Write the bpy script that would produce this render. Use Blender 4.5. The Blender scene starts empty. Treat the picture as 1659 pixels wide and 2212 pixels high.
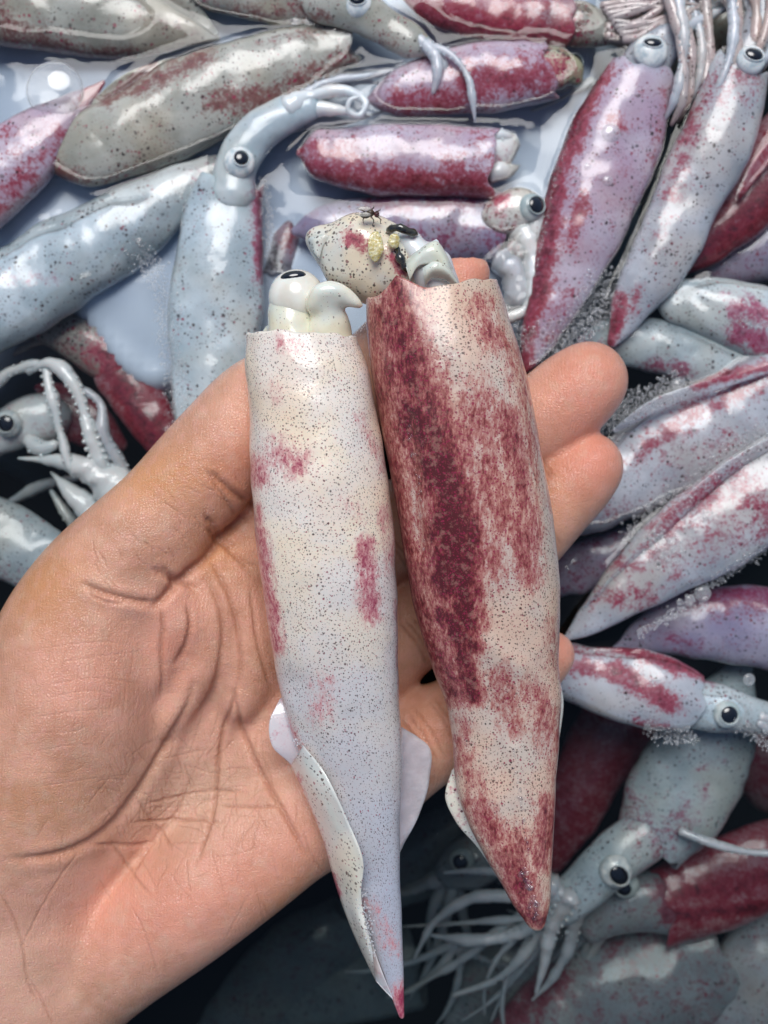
import bpy, math, random
import numpy as np
from mathutils import Vector, noise as mnoise
from mathutils.bvhtree import BVHTree

random.seed(7); rng = np.random.default_rng(7)
scn = bpy.context.scene
COL = scn.collection
R = math.radians
PI = math.pi

# ------------------------------------------------------------------ camera
CAMZ = 0.36            # metres above the water
K = 0.20 / 1659.0      # metres per photo pixel on the plane of the held squid (0.30 m from the lens)
cam_d = bpy.data.cameras.new("camera"); cam = bpy.data.objects.new("camera", cam_d); COL.objects.link(cam)
cam.location = (0, 0, CAMZ); cam.rotation_euler = (0, 0, 0)
cam_d.sensor_fit = 'HORIZONTAL'; cam_d.sensor_width = 36.0; cam_d.lens = 36.0 * 0.30 / 0.20
cam_d.clip_start = 0.01; cam_d.clip_end = 50
cam_d.dof.use_dof = True; cam_d.dof.focus_distance = 0.293; cam_d.dof.aperture_fstop = 15.0
scn.camera = cam
# ------------------------------------------------------------------ light
SUN_Z, SUN_A = 32.0, -6.0     # degrees from the zenith; degrees off straight up the picture
world = bpy.data.worlds.new("World"); scn.world = world; world.use_nodes = True
wn = world.node_tree.nodes; wl = world.node_tree.links
bg = wn['Background']; sky = wn.new('ShaderNodeTexSky'); sky.sky_type = 'NISHITA'; sky.sun_disc = False
sky.sun_elevation = R(90 - SUN_Z); sky.sun_rotation = R(SUN_A)
wl.new(sky.outputs[0], bg.inputs[0]); bg.inputs[1].default_value = 0.05
sun_d = bpy.data.lights.new("sun", 'SUN'); sun = bpy.data.objects.new("sun", sun_d); COL.objects.link(sun)
sun_d.energy = 1.5; sun_d.angle = R(35); sun_d.color = (1.0, 0.985, 0.965)
_d = Vector((math.sin(R(SUN_A)) * math.sin(R(SUN_Z)), math.cos(R(SUN_A)) * math.sin(R(SUN_Z)), math.cos(R(SUN_Z))))
sun.rotation_euler = _d.to_track_quat('Z', 'Y').to_euler()
scn.view_settings.view_transform = 'Standard'; scn.view_settings.look = 'None'
scn.view_settings.exposure = 0.92; scn.view_settings.gamma = 1.0
try:
    scn.cycles.max_bounces = 8; scn.cycles.transparent_max_bounces = 16; scn.cycles.volume_bounces = 0
    scn.cycles.caustics_reflective = False; scn.cycles.caustics_refractive = False
    scn.cycles.sample_clamp_indirect = 4.0
    scn.cycles.use_denoising = True
except Exception: pass

# ------------------------------------------------------------------ helpers
ZS = 0.0    # sinks a whole animal by this much
def S(z): return (CAMZ - z - ZS) / 0.30
def P(px, py, z):
    s = S(z); return np.array([(px - 829.5) * K * s, -(py - 1106.0) * K * s, z + ZS])
def to_px(V):
    s = (CAMZ - V[..., 2]) / 0.30
    return V[..., 0] / (K * s) + 829.5, -V[..., 1] / (K * s) + 1106.0

def catmull(pts, n):
    """pts (k,d) -> (n,d) smooth through the points, spaced by chord length"""
    pts = np.asarray(pts, float)
    if len(pts) == 2: 
        t = np.linspace(0, 1, n)[:, None]; return pts[0] * (1 - t) + pts[1] * t
    d = np.sqrt(((pts[1:, :2] - pts[:-1, :2]) ** 2).sum(1)) ; d = np.maximum(d, 1e-9)
    T = np.concatenate([[0], np.cumsum(d)])
    m = np.zeros_like(pts)
    m[1:-1] = ((pts[2:] - pts[1:-1]) / d[1:, None] * d[:-1, None] + (pts[1:-1] - pts[:-2]) / d[:-1, None] * d[1:, None]) / (d[1:] + d[:-1])[:, None]
    m[0] = (pts[1] - pts[0]) / d[0]; m[-1] = (pts[-1] - pts[-2]) / d[-1]
    t = np.linspace(0, T[-1], n); i = np.clip(np.searchsorted(T, t, side='right') - 1, 0, len(d) - 1)
    h = d[i][:, None]; u = ((t - T[i]) / d[i])[:, None]
    return ((2 * u ** 3 - 3 * u ** 2 + 1) * pts[i] + (u ** 3 - 2 * u ** 2 + u) * h * m[i]
            + (-2 * u ** 3 + 3 * u ** 2) * pts[i + 1] + (u ** 3 - u ** 2) * h * m[i + 1])

def snoise(V, freq, seed, octaves=3):
    """cheap smooth vector noise, about -1..1"""
    r = np.random.default_rng(seed); out = np.zeros(V.shape[:-1]); a = 1.0; tot = 0
    for o in range(octaves):
        for k in range(4):
            d = r.normal(size=3); d /= np.linalg.norm(d)
            out += a * np.sin((V @ d) * freq * (2 ** o) * r.uniform(.8, 1.3) + r.uniform(0, 6.28) + 1.3 * np.sin((V @ d[[1, 2, 0]]) * freq * (2 ** o) * .7 + r.uniform(0, 6)))
        tot += a * 2.2; a *= .5
    return out / tot

def seg_d(px, py, a, b):
    ax, ay = a; bx, by = b; dx, dy = bx - ax, by - ay; L = dx * dx + dy * dy + 1e-9
    t = np.clip(((px - ax) * dx + (py - ay) * dy) / L, 0, 1)
    return np.hypot(px - ax - t * dx, py - ay - t * dy), t

def strokes_field(V, strokes, base=0.0):
    px, py = to_px(V); f = np.full(px.shape, float(base))
    for st in strokes:
        x1, y1, x2, y2, w, a = st
        d, t = seg_d(px, py, (x1, y1), (x2, y2))
        f = np.maximum(f, a * np.exp(-(d / w) ** 2)) if a > 0 else f * (1 + a * np.exp(-(d / w) ** 2))
    return f

def link(o, parent=None):
    COL.objects.link(o)
    if parent is not None: o.parent = parent
    return o

def mesh_obj(name, V, F, mat, parent=None, attrs=None, smooth=True, loc=None):
    """V world coordinates; the mesh is stored relative to its thing's base"""
    V = np.asarray(V, float).reshape(-1, 3)
    base = np.array(parent['base_loc']) if parent is not None and 'base_loc' in parent else np.zeros(3)
    if parent is not None and parent.parent is not None and 'base_loc' in parent.parent: base = np.array(parent.parent['base_loc'])
    own = None
    if parent is None:
        own = V.mean(0) if loc is None else np.asarray(loc, float); base = own
    me = bpy.data.meshes.new(name)
    me.from_pydata((V - base).tolist(), [], F if isinstance(F, list) else F.tolist())
    me.update()
    if attrs:
        for k, a in attrs.items():
            a = np.asarray(a, np.float32)
            if k == 'skinuv': at = me.attributes.new(k, 'FLOAT_VECTOR', 'POINT'); at.data.foreach_set('vector', a.ravel()); continue
            at = me.attributes.new(k, 'FLOAT', 'POINT'); at.data.foreach_set('value', a.ravel())
    if smooth: me.polygons.foreach_set('use_smooth', [True] * len(me.polygons))
    me.materials.append(mat)
    o = bpy.data.objects.new(name, me); link(o, parent)
    if own is not None: o.location = own
    return o

def thing(name, label, cat, loc, group=None):
    o = bpy.data.objects.new(name, None); o.empty_display_size = 0.01; COL.objects.link(o)
    o.location = loc; o['base_loc'] = [float(c) for c in loc]
    o['label'] = label; o['category'] = cat
    if group: o['group'] = group
    return o

def grid_faces(n, m, wrap=True, off=0):
    i = np.arange(n - 1)[:, None]; j = np.arange(m if wrap else m - 1)[None, :]; j2 = (j + 1) % m
    return (np.stack([i * m + j, i * m + j2, (i + 1) * m + j2, (i + 1) * m + j], -1).reshape(-1, 4) + off)

def uvsphere(c, r, nu=16, nv=10):
    c = np.asarray(c, float); r = np.broadcast_to(np.asarray(r, float), 3)
    ph = np.linspace(0, PI, nv + 1)[1:-1]; th = np.linspace(0, 2 * PI, nu, endpoint=False)
    X = np.sin(ph)[:, None] * np.cos(th); Y = np.sin(ph)[:, None] * np.sin(th); Z = np.cos(ph)[:, None] * np.ones(nu)
    V = np.concatenate([np.stack([X, Y, Z], -1).reshape(-1, 3), [[0, 0, 1]], [[0, 0, -1]]]) * r + c
    F = grid_faces(nv - 1, nu)[:, ::-1].tolist(); n = (nv - 1) * nu
    F += [[n, j, (j + 1) % nu] for j in range(nu)] + [[n + 1, (nv - 2) * nu + (j + 1) % nu, (nv - 2) * nu + j] for j in range(nu)]
    return V, F

class Join:
    def __init__(s): s.V = []; s.F = []; s.n = 0; s.A = []
    def add(s, V, F, a=None):
        V = np.asarray(V).reshape(-1, 3); s.V.append(V)
        s.F += [[i + s.n for i in f] for f in (F.tolist() if hasattr(F, 'tolist') else F)]
        s.n += len(V); s.A.append(np.zeros(len(V)) if a is None else np.asarray(a).ravel())
    def get(s): return np.concatenate(s.V), s.F

# ------------------------------------------------------------------ materials
def new_mat(name):
    m = bpy.data.materials.new(name); m.use_nodes = True; nt = m.node_tree
    return m, nt, nt.nodes['Principled BSDF'], nt.nodes['Material Output']
class NB:
    def __init__(s, nt): s.nt = nt
    def n(s, t, **kw):
        x = s.nt.nodes.new(t)
        for k, v in kw.items(): setattr(x, k, v)
        return x
    def l(s, a, b): s.nt.links.new(a, b)
    def put(s, sock, v):
        if isinstance(v, bpy.types.NodeSocket): s.l(v, sock)
        else: sock.default_value = v
    def math(s, op, a, b=0.0, c=None, clamp=False):
        x = s.n('ShaderNodeMath', operation=op, use_clamp=clamp); s.put(x.inputs[0], a); s.put(x.inputs[1], b)
        if c is not None: s.put(x.inputs[2], c)
        return x.outputs[0]
    def mix(s, f, a, b, blend='MIX'):
        x = s.n('ShaderNodeMix', data_type='RGBA', blend_type=blend); s.put(x.inputs[0], f)
        s.put(x.inputs[6], a if isinstance(a, bpy.types.NodeSocket) else (*a, 1)); s.put(x.inputs[7], b if isinstance(b, bpy.types.NodeSocket) else (*b, 1))
        return x.outputs[2]
    def step(s, v, lo, hi, smooth=True):
        x = s.n('ShaderNodeMapRange', interpolation_type='SMOOTHSTEP' if smooth else 'LINEAR')
        s.put(x.inputs[0], v); s.put(x.inputs[1], lo); s.put(x.inputs[2], hi); return x.outputs[0]
    def coords(s, off=(0, 0, 0), scale=(1, 1, 1)):
        tc = s.n('ShaderNodeTexCoord'); mp = s.n('ShaderNodeMapping'); mp.inputs[1].default_value = off; mp.inputs[3].default_value = scale
        s.l(tc.outputs['Object'], mp.inputs[0]); return mp.outputs[0]
    def noise(s, co, scale, detail=3, rough=.55, dist=0):
        x = s.n('ShaderNodeTexNoise'); s.l(co, x.inputs['Vector']); x.inputs['Scale'].default_value = scale
        x.inputs['Detail'].default_value = detail; x.inputs['Roughness'].default_value = rough; x.inputs['Distortion'].default_value = dist
        return x.outputs[0]
    def vor(s, co, scale, feature='F1', rnd=1.0):
        x = s.n('ShaderNodeTexVoronoi', feature=feature); s.l(co, x.inputs['Vector']); x.inputs['Scale'].default_value = scale; x.inputs['Randomness'].default_value = rnd
        return x
    def attr(s, name):
        x = s.n('ShaderNodeAttribute'); x.attribute_name = name; return x.outputs['Fac']
    def bump(s, h, strength, dist, normal=None):
        x = s.n('ShaderNodeBump'); s.put(x.inputs['Height'], h); x.inputs['Strength'].default_value = strength; x.inputs['Distance'].default_value = dist
        if normal is not None: s.l(normal, x.inputs['Normal'])
        return x.outputs[0]

def skin_mat(name, pale, pale2, red=(.42, .05, .09), dark=(.10, .015, .02), seed=0, dot=1.0, dotcol=(.035, .018, .018),
             film=.20, film_scale=60, sss=.35, rough=.35, gain=1.0, filmfine=.12, pg=1.3, coat=(1.0, 1.5), dsc=1.0, aniso=(1, 1, 1), tone=None, ssc=.0022, even=False, uv=False, soft=False):
    """squid skin: pale flesh, blotches of red-brown where 'patch' says so, chromatophore dots, a wet film on top"""
    m, nt, b, out = new_mat(name); N = NB(nt)
    off = (seed * 1.37 % 3, seed * 2.11 % 3, seed * .73 % 3)
    co = N.coords(off)
    wob = N.n('ShaderNodeTexNoise'); N.l(co, wob.inputs['Vector']); wob.inputs['Scale'].default_value = 900; wob.inputs['Detail'].default_value = 2
    va = N.n('ShaderNodeVectorMath', operation='MULTIPLY_ADD'); N.l(wob.outputs['Color'], va.inputs[0]); va.inputs[1].default_value = (.00055,) * 3; N.l(co, va.inputs[2])
    cw = va.outputs[0]
    mpn = N.n('ShaderNodeMapping'); mpn.inputs[3].default_value = aniso; N.l(cw, mpn.inputs[0]); cs = mpn.outputs[0]
    patch = N.math('MULTIPLY', N.attr('patch'), pg)
    n1 = N.noise(co, 65, 3, .6); n2 = N.noise(cs, 260, 4, .62); n3 = N.noise(cs, 900, 3, .6)
    base = N.mix(N.step(n1, .35, .65), pale, pale2)
    base = N.mix(N.math('MULTIPLY', N.step(N.noise(co, 38, 2), .45, .70), .45), base, tuple(a * b_ for a, b_ in zip(pale2, (1.02, .86, .68))))
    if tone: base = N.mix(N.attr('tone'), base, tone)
    if tone is None and uv: pass
    f = N.math('MULTIPLY_ADD', N.math('SUBTRACT', n2, .5), 1.7 if soft else 2.4, patch)
    f = N.math('MULTIPLY_ADD', N.math('SUBTRACT', n3, .5), 1.9, f)
    if soft: f = N.math('MULTIPLY_ADD', N.math('SUBTRACT', N.noise(cs, 1900, 2, .6), .5), 1.3, f)
    on = N.step(patch, .02, .45 if soft else .22)
    wide = N.math('MULTIPLY', N.step(f, *((.0, 1.1) if soft else (.18, .95))), on)
    strong = N.math('MULTIPLY', N.step(f, *((.35, 1.6) if soft else (.55, 1.15))), on)
    deep = N.math('MULTIPLY', N.step(f, *((.85, 1.8) if soft else (1.0, 1.9))), on)
    pink = tuple(.62 * a + .38 * c for a, c in zip(red, pale))
    col = N.mix(N.math('MULTIPLY', wide, .75), base, pink)
    col = N.mix(N.math('MULTIPLY', strong, .85 * gain), col, red)
    col = N.mix(N.math('MULTIPLY', deep, .85), col, dark)
    col = N.mix(N.math('MULTIPLY', strong, N.math('MULTIPLY', N.step(N.noise(cw, 480, 3, .7), .50, .66), .40)), col, tuple(.5 * a + .5 * c for a, c in zip(red, pale)))
    # dots
    dens = N.step(N.noise(co, 110, 2), .30, .62)
    cd = cw; layers = ((640 * dsc, .31), (1050 * dsc, .30), (1650 * dsc, .27)); pw = 1.5
    if even:
        layers = ((560, .26), (800, .34), (1120, .34)); pw = .9
    if uv:
        av = N.n('ShaderNodeAttribute'); av.attribute_name = 'skinuv'
        w2 = N.n('ShaderNodeVectorMath', operation='MULTIPLY_ADD'); N.l(wob.outputs['Color'], w2.inputs[0]); w2.inputs[1].default_value = (.00045,) * 3; N.l(av.outputs['Vector'], w2.inputs[2]); cd = w2.outputs[0]
        layers = ((430, .15), (760, .215), (1150, .23), (980, .225)); pw = 1.05
    for li, (sc, rmax) in enumerate(layers):
        v = N.vor(cd, sc)
        if uv:
            v.voronoi_dimensions = '2D'
            if li == 3:
                of = N.n('ShaderNodeVectorMath', operation='ADD'); N.l(cd, of.inputs[0]); of.inputs[1].default_value = (.37, .21, 0); N.l(of.outputs[0], v.inputs['Vector'])
        rnd = N.n('ShaderNodeSeparateColor'); N.l(v.outputs['Color'], rnd.inputs[0])
        rad = N.math('MULTIPLY', N.math('POWER', rnd.outputs[0], pw), N.math('MULTIPLY_ADD', dens, rmax * dot * (.2 if uv else .6), rmax * dot * (.92 if uv else .62)))
        msk = N.step(N.math('SUBTRACT', rad, v.outputs['Distance']), -.02 if uv else 0, .09)
        tint = N.mix(N.step(N.math('ADD', rnd.outputs[1], N.math('MULTIPLY', patch, .9)), .70, .95), dotcol, (.30, .02, .06))
        col = N.mix(N.math('MULTIPLY', msk, N.math('MULTIPLY_ADD', rnd.outputs[2], .45, .5)), col, tint)
    N.l(col, b.inputs['Base Color'])
    b.inputs['Roughness'].default_value = rough; b.inputs['IOR'].default_value = 1.42
    b.inputs['Subsurface Weight'].default_value = sss; b.inputs['Subsurface Scale'].default_value = ssc
    b.inputs['Subsurface Radius'].default_value = (1, .65, .6)
    b.inputs['Coat Weight'].default_value = coat[0]; b.inputs['Coat Roughness'].default_value = .03; b.inputs['Coat IOR'].default_value = coat[1]
    h = N.math('ADD', N.noise(co, film_scale, 2, .5, .4), N.math('MULTIPLY', N.noise(co, film_scale * 5, 3), .14))
    bl = N.bump(h, film, .006)
    bl2 = N.bump(N.noise(co, 1400, 2), filmfine, .0004, bl)
    N.l(bl2, b.inputs['Coat Normal'])
    N.l(N.bump(n2, .25, .0006), b.inputs['Normal'])
    return m

def plain_mat(name, col, rough=.4, coat=0., sss=0., sssr=(1, .6, .5), sc=.002, film=0., col2=None, nscale=200, spec=1.45, alpha=None):
    m, nt, b, out = new_mat(name); N = NB(nt)
    co = N.coords()
    c = N.mix(N.step(N.noise(co, nscale, 4), .35, .65), col, col2 or tuple(x * .85 for x in col))
    N.l(c, b.inputs['Base Color']); b.inputs['Roughness'].default_value = rough; b.inputs['IOR'].default_value = spec
    b.inputs['Coat Weight'].default_value = coat; b.inputs['Coat Roughness'].default_value = .03
    b.inputs['Subsurface Weight'].default_value = sss; b.inputs['Subsurface Scale'].default_value = sc; b.inputs['Subsurface Radius'].default_value = sssr
    if film: N.l(N.bump(N.noise(co, 150, 3), film, .004), b.inputs['Coat Normal']); N.l(N.bump(N.noise(co, 600, 3), film, .001), b.inputs['Normal'])
    if alpha is not None: b.inputs['Alpha'].default_value = alpha
    return m

M_PUPIL = plain_mat("pupil_black", (.004, .005, .008), .12, 1.0, col2=(.006, .008, .014))
M_EYE = plain_mat("eye_silver", (.46, .54, .57), .28, .8, .3, col2=(.84, .85, .82), nscale=330)
M_EYE_CREAM = plain_mat("eye_cream", (.74, .70, .60), .25, .6, .4, col2=(.84, .82, .74), nscale=140)
M_EYE_DULL = plain_mat("eye_dull", (.34, .42, .42), .3, 1.0, .2, col2=(.55, .6, .58), nscale=260)
M_ARM = skin_mat("arm_pale", (.56, .61, .66), (.72, .74, .78), seed=3, dot=.6, film=.3, sss=.7)
M_ARM_WARM = skin_mat("arm_mottled", (.42, .38, .36), (.52, .42, .40), seed=4, dot=1.2, film=.5, sss=.3)
M_ARM.node_tree.nodes['Principled BSDF'].inputs['Alpha'].default_value = .80
M_WHITE = skin_mat("flesh_white", (.66, .72, .74), (.76, .78, .78), seed=5, dot=.35, film=.3, sss=.5)

# ------------------------------------------------------------------ squid
BGV, BGF, BGN = [], [], [0]
def reg(V, F):
    """remember background geometry for the meniscus and for laying foam on it"""
    V = np.asarray(V).reshape(-1, 3); BGV.append(V); n = BGN[0]
    BGF.extend([tuple(i + n for i in f) for f in (F.tolist() if hasattr(F, 'tolist') else F)]); BGN[0] += len(V)

def loft_rows(L, Rr, T, m, sq=1.0, up=None):
    """L,R (n,3) edge points, T (n,) half thickness -> (n,m,3)"""
    th = np.linspace(0, 2 * PI, m, endpoint=False)
    C = (L + Rr) / 2; A = (Rr - L) / 2
    ct = np.sign(np.cos(th)) * np.abs(np.cos(th)) ** sq; st = np.sign(np.sin(th)) * np.abs(np.sin(th)) ** sq
    V = C[:, None] + A[:, None] * ct[None, :, None]
    V[..., 2] += T[:, None] * st[None]
    return V, th

def mantle_mesh(path, z, flat=.78, n=70, m=44, lump=.0006, seed=0, lip=True, wavy=.6, sq=1.0, lipdir=1):
    """path [(px,py,hw[,z])] tip -> collar. returns V grid (rows,m,3)"""
    p = np.array([list(q[:3]) + [q[3] if len(q) > 3 else z] for q in path], float)
    c = catmull(p, n); c[:, 2] = np.maximum(c[:, 2], 1.0)
    # round the tip
    t = np.linspace(0, 1, n)
    C = np.array([P(q[0], q[1], q[3]) for q in c]); s = S(c[:, 3]); hw = c[:, 2] * K * s
    # denser rows near the tip
    d = np.gradient(C, axis=0); d[:, 2] = 0; d /= np.linalg.norm(d, axis=1)[:, None] + 1e-12
    side = np.stack([d[:, 1], -d[:, 0], np.zeros(n)], 1)
    L = C - side * hw[:, None]; Rr = C + side * hw[:, None]
    V, th = loft_rows(L, Rr, hw * flat, m, sq)
    # tip cap
    rows = [C[0][None].repeat(m, 0) + (V[0] - C[0]) * f - d[0] * hw[0] * g for f, g in ((.02, .9), (.45, .75), (.8, .42))]
    rows += list(V)
    if lip:
        hw_e = hw[-1]; wv = wavy * .0012 * (np.sin(th * 2 + seed) + .6 * np.sin(th * 5 + seed * 2.1) + .3 * np.sin(th * 9 + seed))
        e = V[-1]; cc = C[-1]; dd = d[-1]
        for k in range(1, 5): rows[-k] = rows[-k] + dd * (wv * (1 - k / 5.0))[:, None]
        rows.append(cc + (e - cc) * .985 + dd * (wv + .0004)[:, None])
        rows.append(cc + (e - cc) * .93 + dd * (wv + .0001)[:, None])
        rows.append(cc + (e - cc) * .88 + dd * (wv - .004)[:, None])
        rows.append(cc + (e - cc) * .80 + dd * (wv * 0 - .014)[:, None])
        rows.append(cc + (e - cc) * .02 + dd * (wv * 0 - .02)[:, None])
    else:
        rows.append(C[-1] + (V[-1] - C[-1]) * .7 + d[-1] * hw[-1] * .4); rows.append(C[-1] + (V[-1] - C[-1]) * .02 + d[-1] * hw[-1] * .55)
    G = np.array(rows)
    nz = snoise(G, 180, seed + 11) * lump
    ctr = np.concatenate([[C[0]] * 3, C, [C[-1]] * (len(G) - n - 3)])[:, None]
    dirv = G - ctr; dirv /= np.linalg.norm(dirv, axis=-1, keepdims=True) + 1e-9
    return G + dirv * nz[..., None]

def tube(pts, m=10, z=None, bump=0, seed=0):
    """pts [(px,py,z,rpx)] -> V grid, faces (closed ends)"""
    p = np.array([[q[0], q[1], q[3], q[2]] for q in pts], float); n = max(8, min(60, int(np.hypot(*(p[1:, :2] - p[:-1, :2]).T).sum() / 8)))
    c = catmull(p, n); C = np.array([P(q[0], q[1], q[3]) for q in c]); r = np.maximum(c[:, 2], .8) * K * S(c[:, 3])
    r = r * (1 + bump * np.sin(np.arange(n) * 2.3 + seed))
    d = np.gradient(C, axis=0); d /= np.linalg.norm(d, axis=1)[:, None] + 1e-12
    zz = np.array([0, 0, 1.0]); a = np.cross(d, zz); a /= np.linalg.norm(a, axis=1)[:, None] + 1e-9; b_ = np.cross(a, d)
    th = np.linspace(0, 2 * PI, m, endpoint=False)
    rn = 1 + .45 * min(bump, .06) / .04 * .8 * snoise(C[:, None] + .6 * r[:, None, None] * np.stack([np.cos(th), np.sin(th), 0 * th], -1)[None], 420, seed + 3, 2) if bump else 1
    V = C[:, None] + (r[:, None] * rn)[..., None] * (a[:, None] * np.cos(th)[None, :, None] + b_[:, None] * np.sin(th)[None, :, None])
    V = np.concatenate([(C[0] - d[0] * r[0] * .5 + (V[0] - C[0]) * .3)[None], V, (C[-1] + d[-1] * r[-1] + (V[-1] - C[-1]) * .15)[None]])
    F = grid_faces(n + 2, m)[:, ::-1].tolist(); F.append(list(range(m))); F.append(list(range((n + 2) * m - 1, (n + 1) * m - 1, -1)))
    return V, F, C, r

def add_arm(parent, pts, mat, name='arm', suckers=0, m=10, register=True, bump=.04, seed=0):
    if register and name == 'arm':
        pts = [(q[0], q[1], q[2], q[3] * (.80 if q[3] < 24 else .92)) for q in pts]
        if not suckers and mat.name in ('arm_pale', 'flesh_white') and max(q[3] for q in pts) < 24: suckers = 2
    V, F, C, r = tube(pts, m, bump=bump, seed=seed)
    J = Join(); J.add(V, F)
    if suckers:
        for i in range(2, len(C) - 2, suckers):
            for sd in (-1, 1):
                d = C[i + 1] - C[i - 1]; d /= np.linalg.norm(d); sdv = np.array([d[1], -d[0], 0]) * sd
                sv, sf = uvsphere(C[i] + sdv * r[i] * .75 + np.array([0, 0, r[i] * .55]), r[i] * .26, 6, 4); J.add(sv, sf)
    V, F = J.get()
    o = mesh_obj(name, V, F, mat, parent, {'patch': np.zeros(len(V))})
    if register: reg(V, F)
    return o

def add_eye(parent, x, y, z, r, pdx=0., pdy=0., pr=.5, ring=True, dull=False, pz=1.0, pasp=1.0, name='eye', rz=.60, mat=None):
    """eye globe (px radius) with the pupil towards (pdx,pdy) as a share of the radius"""
    z = z - (.0016 if mat is None else 0); c = P(x, y, z); rr = r * K * S(z)
    V, F = uvsphere(c, (rr, rr, rr * rz), 28, 18)
    e = mesh_obj(name, V, F, mat or (M_EYE_DULL if dull else M_EYE), parent); reg(V, F)
    h = math.sqrt(max(0., 1 - pdx ** 2 - pdy ** 2))
    n = Vector((pdx, -pdy, h * pz)).normalized(); q = n.to_track_quat('Z', 'Y')
    pc = c + np.array([n.x * rr, n.y * rr, n.z * rr * rz]) * .86
    V, F = uvsphere((0, 0, 0), (rr * pr, rr * pr * pasp, rr * .20), 20, 10)
    V = np.array([q @ Vector(v) for v in V]) + pc
    pp = mesh_obj('pupil', V, F, M_PUPIL, e)
    if ring:   # raised lid around the pupil
        th = np.linspace(0, 2 * PI, 28, endpoint=False); ph = np.linspace(0, 2 * PI, 8, endpoint=False); G = []
        for a in th:
            for p_ in ph:
                k = rr * pr * (1.06 + .08 * math.cos(p_)); G.append(q @ Vector((k * math.cos(a), k * pasp * math.sin(a), rr * .06 * math.sin(p_) + rr * .04)))
        G = np.array(G) + pc; FF = grid_faces(28, 8).tolist() + [[27 * 8 + j, 27 * 8 + (j + 1) % 8, (j + 1) % 8, j] for j in range(8)]
        mesh_obj('eyelid', G, FF, M_EYE_DULL if dull else M_WHITE, e)
    return e

def ribbon(inner, outer, z_thick, m=10, n=50, wav=.0008, seed=0, curl=0.0):
    """fin: inner / outer [(px,py,z)] -> closed thin solid with its own thickness"""
    a = catmull(inner, n); b = catmull(outer, n)
    A = np.array([P(*q) for q in a]); B = np.array([P(*q) for q in b])
    t = np.linspace(0, 1, m)[None, :, None]
    C = A[:, None] * (1 - t) + B[:, None] * t
    C[..., 2] += curl * np.sin(t[..., 0] * PI)
    w = snoise(C, 260, seed + 5, 2) * wav * t[..., 0]; C[..., 2] += w
    th = (z_thick * (1 - .8 * t[..., 0] ** 1.5)) * np.ones((n, 1))
    e = np.minimum(np.linspace(0, 1, n), 1 - np.linspace(0, 1, n))[:, None]; th = th * np.clip(e * 12, .15, 1)
    top = C.copy(); top[..., 2] += th / 2; bot = C.copy(); bot[..., 2] -= th / 2
    # ring per row: top 0..m-1, bottom m-1..0
    G = np.concatenate([top, bot[:, ::-1]], 1); mm = 2 * m
    F = grid_faces(n, mm).tolist(); F.append(list(range(mm))); F.append(list(range(n * mm - 1, (n - 1) * mm - 1, -1)))
    return G, F

GROUP = 'squid lying in the water of the tub'
def squid(label, path, z=0.0, flat=.57, mat=None, strokes=(), base=0., seed=0, head=None, eyes=(), arms=(), fins=(), armmat=None, group=GROUP, lip=True, hz=None, wavy=1.0, headmat=None, sq=1.0, lump=.0010, dz=-.003):
    global ZS
    ZS = dz
    c0 = path[len(path) // 2]
    t = thing('squid', label, 'squid', P(c0[0], c0[1], z), group)
    G = mantle_mesh(path, z, flat, seed=seed, lip=lip, wavy=wavy, sq=sq, lump=lump)
    n, m = G.shape[:2]; F = grid_faces(n, m)[:, ::-1].tolist()
    pa = strokes_field(G, strokes, base)
    o = mesh_obj('mantle', G, F, mat, t, {'patch': pa}); reg(G, F)
    hm = headmat or mat
    if head:
        H = mantle_mesh(head, hz if hz is not None else z - .001, .72, n=30, m=28, seed=seed + 3, lip=False, lump=.0008)
        F = grid_faces(*H.shape[:2])[:, ::-1].tolist()
        mesh_obj('head', H, F, hm, t, {'patch': strokes_field(H, strokes, base * .3)}); reg(H, F)
    for e in eyes: add_eye(t, *e[:4], **e[4])
    for i, a in enumerate(arms):
        kw = dict(a[-1]) if isinstance(a[-1], dict) else {}
        pts = a[:-1] if isinstance(a[-1], dict) else a
        add_arm(t, pts, kw.pop('mat', armmat or M_ARM), seed=i, **kw)
    for inner, outer in fins:
        Gf, Ff = ribbon(inner, outer, .0022, seed=seed)
        mesh_obj('fin', Gf, Ff, mat, t, {'patch': strokes_field(Gf, strokes, base)}); reg(Gf, Ff)
    ZS = 0.0
    return t

def arm_fan(x, y, z, ang, n, length, r0, spread, seed, curl=.6, dz=-.004, r1=2.5, start=12, suckers=0, mat=None, zs=.003):
    """n arms leaving (x,y) round the direction ang (deg, picture sense: 0 = right, 90 = down)"""
    rr = random.Random(seed); out = []
    for i in range(n):
        f = (i / (n - 1) - .5) if n > 1 else 0
        a = R(ang + f * spread); L = length * rr.uniform(.75, 1.15); cu = rr.uniform(-1, 1) * curl + f * curl * .6
        ox, oy = -math.sin(R(ang)) * f * start * 2, math.cos(R(ang)) * f * start * 2
        pts = []; px, py = x + ox, y + oy; zz = z + rr.uniform(-zs, zs); k = 6
        for j in range(k):
            u = j / (k - 1); pts.append((px, py, zz + dz * u, r0 * (1 - u) ** .8 + r1 * u if j else r0))
            a += cu * .28 * (1 + u); px += math.cos(a) * L / k; py += math.sin(a) * L / k
        d = {}
        if suckers: d['suckers'] = suckers
        if mat: d['mat'] = mat
        out.append(pts + [d])
    return out

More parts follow.
